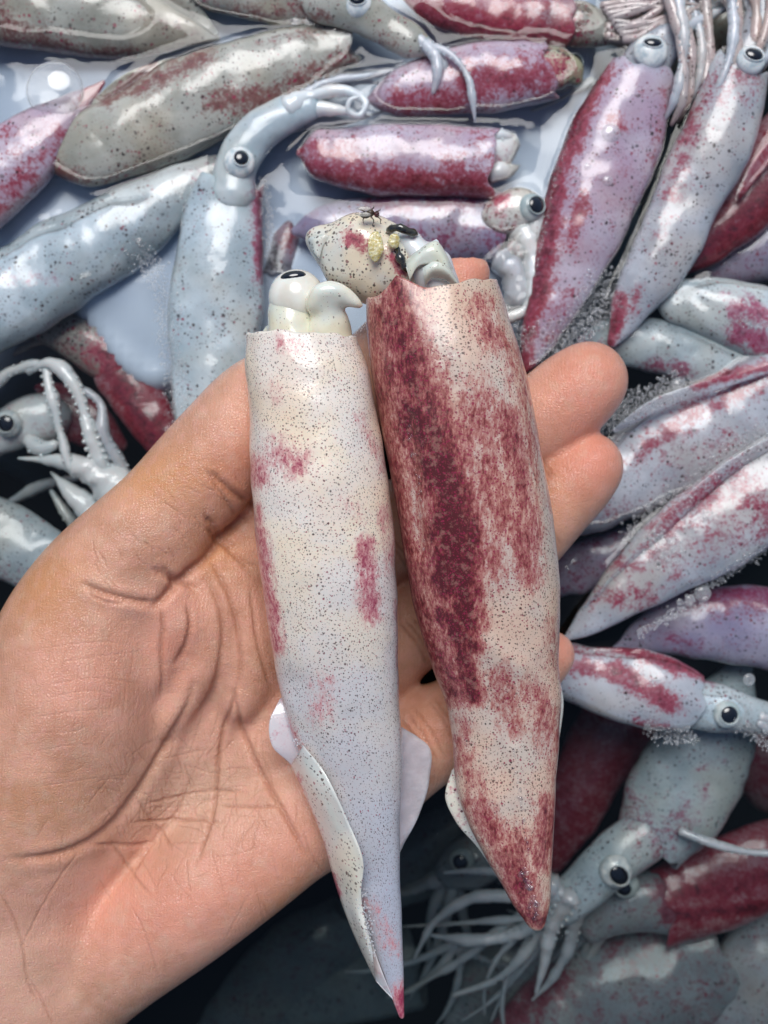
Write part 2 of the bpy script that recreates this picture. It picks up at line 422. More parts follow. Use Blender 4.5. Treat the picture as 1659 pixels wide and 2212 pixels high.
def SM(name, kind, seed, **kw):
    pal = {
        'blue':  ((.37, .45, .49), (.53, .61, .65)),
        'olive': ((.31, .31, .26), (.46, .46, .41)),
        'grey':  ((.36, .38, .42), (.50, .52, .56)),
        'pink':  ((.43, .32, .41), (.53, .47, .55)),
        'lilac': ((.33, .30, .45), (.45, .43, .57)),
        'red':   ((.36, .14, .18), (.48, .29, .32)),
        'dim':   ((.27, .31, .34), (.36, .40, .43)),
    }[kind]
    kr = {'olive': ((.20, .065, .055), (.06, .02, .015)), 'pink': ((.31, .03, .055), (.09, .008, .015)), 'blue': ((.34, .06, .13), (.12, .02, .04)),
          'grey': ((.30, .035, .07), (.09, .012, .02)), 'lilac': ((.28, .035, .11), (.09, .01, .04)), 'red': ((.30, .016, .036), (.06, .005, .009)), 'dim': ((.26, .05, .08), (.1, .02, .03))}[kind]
    kw.setdefault('red', kr[0]); kw.setdefault('dark', kr[1]); kw.setdefault('dot', 1.25); kw.setdefault('coat', (1.0, 1.42)); kw.setdefault('sss', .8); kw.setdefault('ssc', .005)
    return skin_mat(name, pal[0], pal[1], seed=seed, **kw)

# ---- the squid of the tub, read off the photograph: (x, y, half width) from tip to collar
Z0 = 0.000
squid('large olive-grey squid in the top left corner, tip pointing right', [(470,82,6),(400,62,40),(280,45,80),(120,15,98),(-80,-20,100)], -.002,
      mat=SM('skin_olive_corner','olive',1), strokes=[(0,95,350,140,30,.8),(0,60,100,110,50,.7),(300,30,420,70,20,.3)], seed=1,
      fins=[([(465,78,-.001),(380,25,.0),(250,-30,.0)],[(472,70,-.001),(420,0,.002),(330,-50,.002)])])
squid('grey squid at the top edge, black eye at the frame, pale arms hanging down', [(360,-80,20),(450,-45,60),(560,-22,70),(715,-5,55)], .002,
      mat=SM('skin_top_edge','olive',2), strokes=[(450,20,700,40,22,.6),(560,30,640,20,30,.5),(790,110,840,90,30,.35)], seed=2,
      head=[(690,0,46),(760,15,52),(830,55,44),(905,95,30),(930,105,14)], hz=.005, eyes=[(772,8,.010,33,dict(pdx=0,pdy=-.12,pr=.55,pasp=.8))],
      arms=[[(900,85,.006,18),(940,120,.008,16),(945,160,.008,12),(936,200,.006,5),{}],[(915,95,.007,16),(975,120,.009,13),(1010,165,.009,11),(1022,225,.008,9),(1026,262,.006,4),{}],
            [(890,70,.003,20),(930,105,.006,16),(960,150,.006,9),(950,185,.004,3),{}]])
squid('longest brownish squid lying diagonally upper left, wide mid body with dark red band', [(95,345,16),(160,340,62),(260,300,88),(400,228,98),(560,165,88),(680,115,66),(758,92,48)], .000,
      mat=SM('skin_long_brown','olive',3), strokes=[(470,215,600,215,38,.85),(600,200,750,120,30,.7),(160,400,330,380,26,.5),(230,220,330,140,16,.9),(90,350,150,400,34,.9),(300,190,450,118,26,.8),(560,90,700,70,14,.4)], base=.08, seed=3,
      fins=[([(105,330,-.001),(190,270,.0),(300,185,.0),(370,140,.0)],[(100,322,-.001),(190,225,.001),(290,150,.002),(372,122,.0)])])
squid('pink-tipped squid entering from the left edge below the large clear bubble', [(222,178,5),(190,205,22),(120,270,58),(40,340,84),(-80,440,95)], .001,
      mat=SM('skin_left_pink','pink',4), strokes=[(222,178,180,215,22,.9),(130,290,0,440,40,.6),(0,270,30,330,40,.4)], seed=4)
squid('deep red squid cut by the top edge with brown mottled arms to its right', [(850,-30,12),(920,5,36),(1010,24,52),(1130,40,58),(1228,42,62)], .000,
      mat=SM('skin_top_red','red',5), strokes=[(930,40,1220,75,60,.95),(900,-10,1200,10,40,.5)], base=.3, seed=5,
      head=[(1200,48,44),(1245,52,50),(1300,68,34),(1340,78,22)], headmat=SM('head_mottled','olive',6,dot=1.8), 
      eyes=[], armmat=M_ARM_WARM,
      arms=arm_fan(1310,70,.001,6,6,190,13,40,21,curl=.25))
squid('red and pink squid near the top with a yellow-green dotted head', [(800,215,8),(850,205,44),(930,185,64),(1040,168,72),(1130,158,70),(1185,150,62)], .001,
      mat=SM('skin_red_yellow','pink',7), strokes=[(860,225,1000,215,42,.8),(1010,175,1180,160,60,.85),(1150,120,1190,200,30,.5)], base=.18, seed=7,
      head=[(1165,148,52),(1210,152,46),(1240,165,30),(1250,175,12)], headmat=skin_mat('head_yellow_green', (.42,.42,.28),(.38,.46,.40), seed=8, dot=2.0), eyes=[(1232,140,-.002,26,dict(pdx=.6,pdy=-.2,pr=.6,dull=True))])
squid('plump rose squid lying level with a blunt tip, just above the held squid heads', [(650,332,12),(668,334,40),(715,338,60),(800,343,72),(930,350,76),(1020,352,76),(1062,352,74)], .002,
      mat=SM('skin_plump_rose','pink',9), strokes=[(680,370,1060,410,40,.95),(980,370,1060,370,50,.7),(660,320,760,340,35,.7),(1000,290,1060,290,30,.4)], base=.15, seed=9, flat=.72, sq=.9,
      head=[(1050,330,44),(1085,320,38),(1108,306,24)], headmat=M_WHITE, 
      arms=[[(1060,380,.001,24),(1090,372,.002,27),(1112,362,.001,18),{'mat':M_WHITE,'m':16}],[(1052,300,.003,18),(1082,293,.004,20),(1108,300,.001,12),{'mat':M_WHITE,'m':16}]],)
squid('lilac-pink squid partly behind the held heads with a round spotted head on its right', [(640,500,8),(690,492,44),(800,490,68),(950,492,76),(1082,492,74)], -.004,
      mat=SM('skin_lilac_mid','lilac',10), strokes=[(800,440,1080,430,26,.8),(830,520,1080,520,50,.45),(1070,430,1085,560,22,.5)], base=.12, seed=10,
      head=[(1075,470,44),(1130,455,46),(1160,470,36),(1150,510,30),(1110,545,24)], headmat=skin_mat('head_spotted', (.50,.52,.52),(.62,.62,.58), seed=12, dot=1.6, dotcol=(.12,.05,.02)), hz=.001,
      eyes=[(1148,448,.006,30,dict(pdx=.35,pdy=-.05,pr=.62,dull=True))],
      arms=[[(1130,500,-.001,34),(1150,560,.001,26),(1158,610,.002,22),(1135,665,.002,18),(1095,690,.001,12),{'mat':M_WHITE,'m':14}],
            [(1080,560,-.001,30),(1110,590,.0,34),(1115,640,-.001,26),(1085,670,-.002,14),{'mat':M_ARM,'m':14}]])
squid('broad pink squid with dark red left flank, second row right, eye at its upper end', [(1136,800,8),(1150,765,26),(1178,690,46),(1222,580,72),(1275,440,100),(1325,310,104),(1358,220,88),(1385,155,74)], .002,
      mat=SM('skin_broad_pink','pink',13,film_scale=55), strokes=[(1290,150,1215,320,36,1.3),(1205,320,1160,640,32,1.3),(1155,600,1130,790,28,1.0),(1262,430,1230,520,24,.8),(1330,255,1345,275,18,.8),(1440,200,1400,420,20,.4),(1230,640,1190,740,26,.5)], base=.14, seed=13, flat=.62,
      head=[(1385,155,54),(1412,115,52),(1450,70,44),(1490,20,34)], headmat=SM('head_pale_a','grey',14), hz=.003,
      eyes=[(1405,112,.010,38,dict(pdx=.02,pdy=-.35,pr=.52,pasp=.62)),(1432,172,.0,22,dict(pdx=.4,pdy=.1,pr=.1,ring=False))],
      arms=arm_fan(1465,55,.003,-48,8,190,20,44,31,curl=.2))
squid('long grey-white squid with a dark red tip, right of the broad pink squid', [(1322,738,10),(1335,715,22),(1362,660,44),(1415,570,64),(1485,435,76),(1545,300,80),(1580,210,74),(1600,150,62)], .004,
      mat=SM('skin_long_white','grey',15,film_scale=60), strokes=[(1340,650,1318,735,22,1.1),(1380,620,1365,680,12,.8),(1500,230,1450,420,34,.55),(1600,160,1540,200,60,.45),(1480,250,1500,280,20,.8),(1450,420,1420,520,30,.3)], seed=15, flat=.7,
      head=[(1600,150,46),(1625,110,46),(1645,60,44),(1660,0,40)], headmat=SM('head_pale_b','grey',16), hz=.004,
      eyes=[(1622,130,.012,32,dict(pdx=.05,pdy=-.2,pr=.62,pasp=.72))],
      fins=[([(1350,700,.001),(1420,620,.001),(1480,540,.002)],[(1362,712,.001),(1445,640,.001),(1490,560,.002)])],
      arms=arm_fan(1650,30,.004,-75,6,160,20,60,41,curl=.2))
squid('crimson squid on the right edge with a lilac fold of skin on it', [(1478,592,8),(1500,560,36),(1560,490,66),(1640,400,84),(1740,290,90)], -.008,
      mat=SM('skin_crimson_right','red',17), strokes=[(1490,590,1660,420,60,1.0),(1560,520,1659,440,40,.9)], base=.45, seed=17,
      fins=[([(1600,430,.001),(1640,380,.002),(1690,320,.002)],[(1592,425,.003),(1625,350,.004),(1680,280,.004)])])
squid('dusky lilac squid wedged at the right edge beneath the crimson squid', [(1510,620,20),(1570,570,60),(1650,530,80),(1760,480,85)], -.016,
      mat=SM('skin_dusky_lilac','lilac',18), base=.22, seed=18)
squid('blue-white squid with rounded end and brown stain at the right edge', [(1418,645,14),(1436,648,38),(1490,655,56),(1580,680,74),(1680,705,84),(1780,725,85)], .000,
      mat=SM('skin_blue_round','blue',19), strokes=[(1600,670,1659,690,36,.9),(1600,720,1680,750,34,1.0),(1570,640,1659,650,20,.3)], seed=19)
squid('pale squid tapering right, directly under the blue-white rounded one', [(1255,735,14),(1300,735,40),(1380,745,58),(1480,765,62),(1600,810,60),(1740,860,60)], -.003,
      mat=SM('skin_pale_taper','blue',20), strokes=[(1400,790,1480,800,22,.7),(1260,730,1290,760,24,.5)], seed=20)
squid('pale speckled squid behind the middle fingertip, dark slit and gold fleck along its top', [(1195,1150,10),(1225,1120,46),(1320,1050,84),(1430,985,100),(1560,905,104),(1720,830,100)], -.001,
      mat=SM('skin_gold_slit','grey',21), strokes=[(1400,960,1500,890,36,.75),(1540,870,1659,820,30,.7),(1330,1000,1420,1000,40,.3),(1500,830,1659,790,16,1.0),(1250,1080,1350,1130,50,.35),(1480,980,1600,960,60,.3)], base=.05, seed=21,
      fins=[([(1330,935,.006),(1420,890,.008),(1530,850,.008),(1680,800,.008)],[(1320,930,.007),(1400,868,.010),(1520,826,.010),(1680,782,.009)])])
squid('speckled squid with its pointed tip beside the little fingertip and bright wet ridge', [(1222,1380,6),(1250,1355,24),(1320,1300,50),(1410,1230,76),(1500,1165,98),(1600,1095,110),(1730,1010,112)], .003,
      mat=SM('skin_wet_ridge','grey',22), strokes=[(1440,1130,1540,1060,50,.75),(1300,1290,1400,1290,36,.55),(1520,1150,1640,1150,50,.45),(1600,1040,1659,1130,50,.6),(1330,1230,1420,1180,40,.5),(1450,1240,1560,1180,40,.4)], base=.08, seed=22,
      fins=[([(1270,1320,.004),(1360,1235,.006),(1480,1110,.009),(1600,1010,.009),(1700,950,.009)],[(1262,1310,.005),(1345,1215,.008),(1465,1085,.011),(1590,985,.012),(1700,925,.011)])])
squid('violet squid at the right edge with magenta upper side, under the wet-ridged squid', [(1330,1405,14),(1390,1375,46),(1480,1350,76),(1600,1350,88),(1740,1370,92)], -.010,
      mat=SM('skin_violet','lilac',23), strokes=[(1500,1290,1659,1290,40,.8),(1400,1360,1500,1400,24,.5)], base=.1, seed=23)
squid('white squid with crimson blotches and dark eye, head pointing right over deep water', [(1120,1430,20),(1180,1440,52),(1270,1462,68),(1380,1484,84),(1450,1505,80),(1500,1522,66)], .000,
      mat=SM('skin_crimson_blotch','grey',24), strokes=[(1220,1440,1340,1450,20,.9),(1330,1450,1450,1520,26,1.1),(1340,1400,1530,1460,18,1.1),(1240,1400,1340,1400,24,.6),(1380,1560,1440,1570,14,.6)], base=.05, seed=24,
      head=[(1490,1522,54),(1550,1530,54),(1610,1540,42),(1700,1560,38)], headmat=SM('head_teal','blue',25,dot=1.3), hz=-.001,
      eyes=[(1570,1543,.006,30,dict(pdx=.02,pdy=-.05,pr=.62,dull=True))],
      arms=arm_fan(1640,1548,-.001,12,5,170,18,40,51,curl=.3))
squid('large pale squid under water lying head down, big eye and arms spread to lower left', [(1600,1440,30),(1560,1540,86),(1505,1650,110),(1455,1740,112),(1400,1830,78)], -.020,
      dz=-.006, mat=SM('skin_large_pale','blue',26), strokes=[(1330,1700,1420,1830,50,.4),(1480,1760,1440,1840,40,.45),(1540,1640,1500,1760,30,.3)], seed=26,
      head=[(1405,1800,58),(1335,1845,58),(1275,1900,54),(1205,1960,42),(1165,1985,24)], headmat=SM('head_deep_pale','blue',27), hz=-.017,
      eyes=[(1330,1882,-.009,36,dict(pdx=.1,pdy=.1,pr=.52,pasp=1.3))],
      arms=[[(1230,1930,-.014,34),(1190,2010,-.016,22),(1175,2080,-.018,14),(1158,2145,-.020,4),{'suckers':2}],
            [(1215,1925,-.016,28),(1120,1935,-.018,18),(1020,1940,-.022,14),(940,1990,-.026,10),(895,2070,-.03,4),{'suckers':2}],
            [(1200,1915,-.014,26),(1120,1890,-.018,16),(1040,1880,-.022,12),(960,1885,-.026,4),{'suckers':2}],
            [(1210,1950,-.018,26),(1130,2010,-.022,18),(1010,2030,-.026,14),(930,2020,-.030,5),{'suckers':2}],
            [(1210,1960,-.018,26),(1150,2040,-.024,16),(1080,2110,-.030,12),(980,2150,-.036,5),{'suckers':2}],
            [(1190,1940,-.020,22),(1090,2000,-.030,15),(1000,2070,-.036,12),(900,2130,-.044,5),{}],
            [(1240,1960,-.020,26),(1230,2040,-.024,18),(1195,2110,-.028,10),(1150,2160,-.030,4),{}],
            [(1470,1795,-.008,13),(1520,1815,-.006,12),(1590,1836,-.006,11),(1690,1845,-.006,10),{'suckers':2}]])
squid('blood-red squid under water at the lower right edge, its torn collar facing left', [(1800,1800,60),(1700,1850,92),(1600,1890,98),(1500,1935,92),(1435,1962,86)], -.030,
      dz=-.008, mat=SM('skin_blood_red','red',28), strokes=[(1440,1930,1659,1900,40,1.0),(1440,1980,1659,1960,20,1.2)], base=.6, seed=28, wavy=2.5,
      head=[(1450,1955,66),(1385,1950,66),(1320,1975,50),(1270,2010,30)], headmat=SM('head_grey_green','dim',29), hz=-.030,
      eyes=[(1352,1912,-.018,30,dict(pdx=-.3,pdy=.1,pr=.55,dull=True)),],
      arms=arm_fan(1300,1990,-.034,150,6,220,17,60,61,curl=.5,dz=-.012))
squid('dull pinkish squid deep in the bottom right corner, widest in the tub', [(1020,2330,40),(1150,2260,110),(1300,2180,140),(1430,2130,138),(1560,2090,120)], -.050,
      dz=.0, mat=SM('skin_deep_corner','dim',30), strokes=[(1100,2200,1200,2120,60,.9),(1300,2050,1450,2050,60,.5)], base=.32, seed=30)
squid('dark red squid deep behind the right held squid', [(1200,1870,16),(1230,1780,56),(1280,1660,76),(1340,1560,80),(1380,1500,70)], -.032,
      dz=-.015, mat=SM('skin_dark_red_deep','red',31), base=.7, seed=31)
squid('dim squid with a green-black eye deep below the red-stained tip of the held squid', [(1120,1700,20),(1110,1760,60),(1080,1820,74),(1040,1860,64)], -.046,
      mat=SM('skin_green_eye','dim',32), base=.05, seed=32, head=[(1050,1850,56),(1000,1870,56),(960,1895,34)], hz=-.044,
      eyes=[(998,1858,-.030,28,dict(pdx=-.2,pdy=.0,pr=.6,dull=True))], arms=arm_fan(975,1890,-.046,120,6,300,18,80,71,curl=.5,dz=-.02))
squid('pale squid running to the left edge, thin end under the upright eye', [(505,335,8),(455,370,34),(370,420,62),(270,490,88),(140,570,98),(0,650,100),(-100,710,100)], -.003,
      mat=SM('skin_left_pale','blue',33,film_scale=55), strokes=[(470,345,420,390,24,.35),(20,610,120,600,14,.4)], seed=33,
      fins=[([(480,350,-.002),(380,395,-.001),(280,450,.0)],[(470,338,-.002),(350,382,.001),(240,440,.0)])])
squid('upright blue-white squid with a maroon right flank, its small eye looking up, arms curling right', [(455,1060,20),(452,980,60),(455,860,86),(462,720,98),(474,580,98),(488,470,86),(498,402,72)], .001,
      mat=SM('skin_upright','blue',34), strokes=[(558,410,570,600,20,1.0),(545,450,560,560,16,.6),(570,600,560,700,14,.3)], seed=34,
      head=[(500,420,50),(510,360,48),(545,300,48),(610,250,40),(680,225,26)], headmat=SM('head_upright','blue',35,dot=.7), hz=.004,
      eyes=[(517,350,.010,34,dict(pdx=.22,pdy=-.1,pr=.48))],
      arms=[[(620,235,.005,28),(700,200,.006,18),(760,200,.008,12),(790,225,.010,10),(775,250,.010,9),(752,240,.011,8),(758,215,.012,6),(775,210,.012,4),{'mat':M_WHITE}],
            [(600,260,.003,30),(680,235,.004,22),(740,240,.005,14),(800,250,.003,6),{'mat':M_WHITE}],
            [(630,225,.003,20),(700,180,.003,14),(790,165,.003,10),(860,150,.002,5),{}],
            [(600,240,.001,26),(680,210,.001,20),(760,175,.001,12),(820,180,.0,5),{}],
            [(610,270,.0,26),(690,265,-.001,16),(760,260,-.002,8),(830,240,-.003,4),{}]])
squid('small scarlet squid left of the thumb with a mottled brown head', [(420,1060,14),(385,1000,40),(340,920,54),(290,850,60),(245,795,54)], -.014,
      mat=SM('skin_scarlet','red',36), strokes=[(240,760,340,960,60,1.1)], base=.55, seed=36, wavy=2.0,
      head=[(255,800,44),(210,755,54),(150,725,46),(90,712,30)], headmat=skin_mat('head_mottled_brown', (.42,.42,.38),(.30,.26,.24), seed=37, dot=1.8, film=.5), hz=-.014,
      arms=arm_fan(120,715,-.016,188,7,150,15,46,81,curl=.4,dz=-.006,mat=M_ARM_WARM))
t27 = squid('dark-backed squid by the left edge with a blurred black eye and white stringy arms', [(260,960,12),(220,930,44),(150,890,60),(90,880,56)], -.024,
      mat=SM('skin_dark_back','red',38), base=.6, seed=38, head=[(110,900,50),(50,915,54),(0,940,44),(-60,960,40)], headmat=M_WHITE, hz=-.018,
      eyes=[(18,915,-.010,30,dict(pdx=0,pdy=0.05,pr=.6))],
      arms=[[(-30,850,-.008,14),(30,800,-.006,15),(90,790,-.005,14),(110,850,-.004,20),(135,950,-.004,12),(150,1010,-.004,16),{'mat':M_WHITE}],
            [(60,800,-.006,12),(110,785,-.004,14),(160,830,-.003,22),(185,900,-.003,18),(210,980,-.004,24),(240,1040,-.006,16),{'mat':M_WHITE}],
            [(150,830,-.003,14),(215,870,-.004,12),(225,940,-.004,18),(260,1000,-.006,20),(300,1050,-.008,10),{'mat':M_ARM}],
            [(40,990,-.010,4),(110,995,-.008,14),(180,1010,-.006,34),(240,1050,-.006,44),(300,1120,-.008,40),(330,1180,-.01,10),{'mat':M_WHITE,'m':18}],
            [(60,950,-.012,18),(90,970,-.010,24),(120,960,-.008,14),{'mat':M_WHITE}],
            [(110,1020,-.012,5),(150,1060,-.010,22),(200,1110,-.01,34),(260,1180,-.012,24),{'mat':M_WHITE,'m':16}],
            [(20,1085,-.03,8),(90,1050,-.028,14),(170,1030,-.026,12),{'mat':M_ARM}],
            [(110,1060,-.022,6),(150,1120,-.022,16),(190,1170,-.024,14),{'mat':M_WHITE}]])
squid('pale blue squid at the left edge beside the base of the thumb', [(240,1330,20),(170,1270,56),(90,1210,76),(-10,1160,84),(-120,1120,84)], -.012,
      mat=SM('skin_left_blue','blue',39), strokes=[(0,1240,120,1280,26,.3)], seed=39)
squid('small pink pointed squid tip in clear water left of the held squid heads', [(632,482,4),(622,510,18),(612,545,30),(600,600,36)], -.010,
      mat=SM('skin_small_tip','pink',40), strokes=[(632,482,622,515,14,.9)], base=.1, seed=40)
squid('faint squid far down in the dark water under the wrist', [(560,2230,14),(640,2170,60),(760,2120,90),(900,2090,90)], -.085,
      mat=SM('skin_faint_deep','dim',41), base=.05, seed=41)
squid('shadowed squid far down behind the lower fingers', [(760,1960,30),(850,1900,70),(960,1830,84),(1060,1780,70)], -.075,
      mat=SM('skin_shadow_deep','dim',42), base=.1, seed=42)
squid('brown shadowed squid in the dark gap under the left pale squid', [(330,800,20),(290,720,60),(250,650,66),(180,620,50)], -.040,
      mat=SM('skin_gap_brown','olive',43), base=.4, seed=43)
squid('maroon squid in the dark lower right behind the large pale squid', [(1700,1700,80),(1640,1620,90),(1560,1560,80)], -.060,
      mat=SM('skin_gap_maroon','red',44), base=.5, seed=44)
squid('lilac squid glimpsed between the ring finger and the wet-ridged squid', [(1180,1290,10),(1215,1250,40),(1290,1210,52),(1380,1180,50)], -.014,
      mat=SM('skin_gap_lilac','lilac',45), base=.35, seed=45)
squid('grey squid lying deep at the top right under the fan of arms', [(1480,140,40),(1560,60,80),(1660,-10,100)], -.018,
      mat=SM('skin_top_right','olive',46), base=.2, seed=46)
tr_ = thing('squid', 'sprawling pile of translucent grey arms filling the top right corner', 'squid', P(1560, 40, .0), GROUP)
ra_ = random.Random(5)
for i in range(17):
    bx = 1455 + i * 15; by = 215 - i * 6 + ra_.uniform(-25, 25); tx = 1440 + i * 20 + ra_.uniform(-25, 25); rb = ra_.uniform(11, 17); zb = ra_.uniform(-.001, .006)
    mx_ = (bx + tx) / 2 + ra_.uniform(4, 30)
    add_arm(tr_, [(bx - 20, by + 40, zb - .004, 4), (bx, by, zb, rb * .7), (mx_, (by - 30) / 2 + 20, zb + .002, rb), (tx, -40, zb, rb * 1.2)], M_ARM_WARM if i % 3 else M_ARM, seed=i)
for i in range(9):
    y0 = 5 + i * 9; add_arm(tr_, [(1300 + i * 6, y0 + 8, .001, 12), (1370, y0 + ra_.uniform(-8, 8), .002, 11), (1440, y0 - 10 + ra_.uniform(-25, 15), .003, 8), (1510, y0 - 35 + ra_.uniform(-20, 30), .003, 4)], M_ARM_WARM, seed=i)
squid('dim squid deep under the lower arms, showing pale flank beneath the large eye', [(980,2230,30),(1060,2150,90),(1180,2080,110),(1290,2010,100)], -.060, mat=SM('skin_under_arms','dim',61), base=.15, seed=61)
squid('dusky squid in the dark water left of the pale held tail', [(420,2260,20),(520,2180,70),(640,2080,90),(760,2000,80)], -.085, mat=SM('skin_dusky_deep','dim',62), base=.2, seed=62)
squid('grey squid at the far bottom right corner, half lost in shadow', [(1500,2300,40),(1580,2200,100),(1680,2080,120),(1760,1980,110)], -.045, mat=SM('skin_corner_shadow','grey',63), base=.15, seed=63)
at_ = thing('squid', 'tangle of long thin ghostly arms trailing at the bottom centre under water', 'squid', P(1050, 2080, -.03), GROUP)
for i, a in enumerate(arm_fan(1180, 1990, -.030, 145, 5, 380, 11, 60, 98, curl=.8, dz=-.02) + arm_fan(990, 2040, -.046, 100, 4, 260, 14, 100, 99, curl=.9, dz=-.012)): add_arm(at_, a[:-1], M_ARM, seed=i)
# ---- loose arms seen through clear water between the squid (belong to animals below)
lt = thing('squid', 'ghostly white squid arms trailing in clear water above the spotted head', 'squid', P(1150, 330, -.014), GROUP)
for i, a in enumerate(arm_fan(1290, 180, -.014, 128, 9, 300, 9, 50, 91, curl=.5, dz=-.004)): add_arm(lt, a[:-1], M_WHITE, seed=i)

# ------------------------------------------------------------------ tub floor and liner
def sheet(name, mat, x0, x1, y0, y1, zf, nx=80, ny=80, **kw):
    xs = np.linspace(x0, x1, nx); ys = np.linspace(y0, y1, ny); X, Y = np.meshgrid(xs, ys)
    V = np.stack([X, Y, zf(X, Y)], -1); F = grid_faces(ny, nx, False)
    return mesh_obj(name, V, F, mat, None, loc=(0, 0, 0), **kw)
M_FLOOR = plain_mat('tub_plastic_dark', (.006, .007, .007), .6, col2=(.012, .012, .012), nscale=30)
fl = sheet('tub_floor', M_FLOOR, -.26, .26, -.30, .30, lambda X, Y: -.12 + 0 * X, 10, 10); fl['kind'] = 'structure'
M_LINER = plain_mat('liner_plastic', (.60, .72, .90), .35, .3, .0, col2=(.68, .79, .93), nscale=14)
def liner_z(X, Y):
    edge = .048 + .015 * np.sin(X * 45) + .01 * np.sin(X * 110 + 1)
    drop = np.clip((edge - Y) / .03, 0, 1); drop = drop * drop * (3 - 2 * drop)
    drop2 = np.clip((X - .055 - .1 * (Y - .05)) / .05, 0, 1); drop2 = drop2 * drop2 * (3 - 2 * drop2)
    cr = .0015 * np.abs(np.sin(X * 60 + Y * 90)) + .002 * np.sin(X * 33 - Y * 21) + .001 * np.abs(np.sin(X * 140 - Y * 60 + 1))
    return -.013 + cr - .116 * np.maximum(drop, drop2)
ln = sheet('tub_liner', M_LINER, -.24, .24, -.28, .28, liner_z, 160, 190); ln['kind'] = 'structure'

# ------------------------------------------------------------------ water
bv = BVHTree.FromPolygons(np.concatenate(BGV).tolist(), BGF)
nx, ny = 560, 720
xs = np.linspace(-.21, .21, nx); ys = np.linspace(-.27, .27, ny); X, Y = np.meshgrid(xs, ys)
pts = np.stack([X.ravel(), Y.ravel(), np.zeros(X.size)], 1)
H = np.zeros(len(pts)); fn = bv.find_nearest
for i, p in enumerate(pts.tolist()):
    if abs(p[0]) > .150 or abs(p[1]) > .195: continue
    r = fn(p, .007)
    if r[0] is not None: H[i] = math.exp(-r[3] / .0018)
H = H.reshape(ny, nx) * .0011
rip = snoise(pts, 34, 77, 2).reshape(ny, nx) * .00022
edge = np.minimum.reduce([X + .21, .21 - X, Y + .27, .27 - Y]); fade = np.clip(edge / .01, 0, 1)
WZ = (H + rip) * fade
V = np.stack([X, Y, WZ], -1).reshape(-1, 3)
F = grid_faces(ny, nx, False).tolist()
# sides and bottom close the body of water
per = [j for j in range(nx)] + [(i) * nx + nx - 1 for i in range(1, ny)] + [(ny - 1) * nx + j for j in range(nx - 2, -1, -1)] + [i * nx for i in range(ny - 2, 0, -1)]
n0 = len(V); Vb = V[per].copy(); Vb[:, 2] = -.1195
V = np.concatenate([V, Vb]); k = len(per)
F += [[per[i], n0 + i, n0 + (i + 1) % k, per[(i + 1) % k]] for i in range(k)]; F.append([n0 + i for i in range(k)][::-1])
m, nt, b, out = new_mat('water'); N = NB(nt); nt.nodes.remove(b)
tr = N.n('ShaderNodeBsdfTransparent'); gl = N.n('ShaderNodeBsdfGlossy'); gl.inputs['Roughness'].default_value = .015
fr = N.n('ShaderNodeFresnel'); fr.inputs['IOR'].default_value = 1.38
co = N.coords(); bmp = N.bump(N.noise(co, 60, 2, .5, .3), .06, .004); N.l(bmp, fr.inputs['Normal']); N.l(bmp, gl.inputs['Normal'])
mx = N.n('ShaderNodeMixShader'); N.l(fr.outputs[0], mx.inputs[0]); N.l(tr.outputs[0], mx.inputs[1]); N.l(gl.outputs[0], mx.inputs[2]); N.l(mx.outputs[0], out.inputs['Surface'])
va = N.n('ShaderNodeVolumeAbsorption'); va.inputs['Color'].default_value = (.50, .56, .56, 1); va.inputs['Density'].default_value = 25
vs = N.n('ShaderNodeVolumeScatter'); vs.inputs['Color'].default_value = (.5, .55, .50, 1); vs.inputs['Density'].default_value = .5
ad = N.n('ShaderNodeAddShader'); N.l(va.outputs[0], ad.inputs[0]); N.l(vs.outputs[0], ad.inputs[1]); N.l(ad.outputs[0], out.inputs['Volume'])
w = mesh_obj('water', V, F, m, None, loc=(0, 0, 0)); w['kind'] = 'structure'

exec_tail = True
#__HELD__
# ------------------------------------------------------------------ the hand
def ppx(x, y, z, r): return (P(x, y, z), r * K * S(z))
class Field:
    def __init__(s, lo, hi, h):
        s.lo = np.array(lo); s.h = h; s.n = np.ceil((np.array(hi) - s.lo) / h).astype(int) + 1
        s.ax = [s.lo[i] + h * np.arange(s.n[i]) for i in range(3)]
    def new(s): return np.full(s.n, .02, np.float32)
    def box(s, a, b, pad):
        lo = np.clip(((np.minimum(a, b) - pad - s.lo) / s.h).astype(int), 0, s.n - 1); hi = np.clip(((np.maximum(a, b) + pad - s.lo) / s.h).astype(int) + 2, 1, s.n)
        return tuple(slice(l, h) for l, h in zip(lo, hi))
    def cone(s, D, A, B, k=0., flat=1.0):
        """round cone between A=(p,r) and B=(p,r), smooth union with width k"""
        (a, ra), (b, rb) = A, B; sl = s.box(a, b, max(ra, rb) + .018)
        X = [s.ax[i][sl[i]].astype(np.float32) for i in range(3)]
        dx = X[0][:, None, None] - a[0]; dy = X[1][None, :, None] - a[1]; dz = X[2][None, None, :] - a[2]
        ab = b - a; L = ab @ ab + 1e-12
        t = np.clip((dx * ab[0] + dy * ab[1] + dz * ab[2]) / L, 0, 1)
        d = np.sqrt((dx - t * ab[0]) ** 2 + (dy - t * ab[1]) ** 2 + ((dz - t * ab[2]) / flat) ** 2) - (ra + (rb - ra) * t)
        E = D[sl]
        if k <= 0: D[sl] = np.minimum(E, d)
        else:
            h = np.maximum(k - np.abs(E - d), 0) / k; D[sl] = np.minimum(E, d) - h * h * k * .25
    inner_k = .0035
    def chain(s, D, pts, k=0., flat=1.0):
        c = catmull(np.array([[q[0], q[1], q[2], q[3]] for q in pts], float), max(8, len(pts) * 4))
        q = [ppx(*c[i]) for i in range(len(c))]
        for i in range(len(q) - 1): s.cone(D, q[i], q[i + 1], k if i == 0 else s.inner_k, flat)
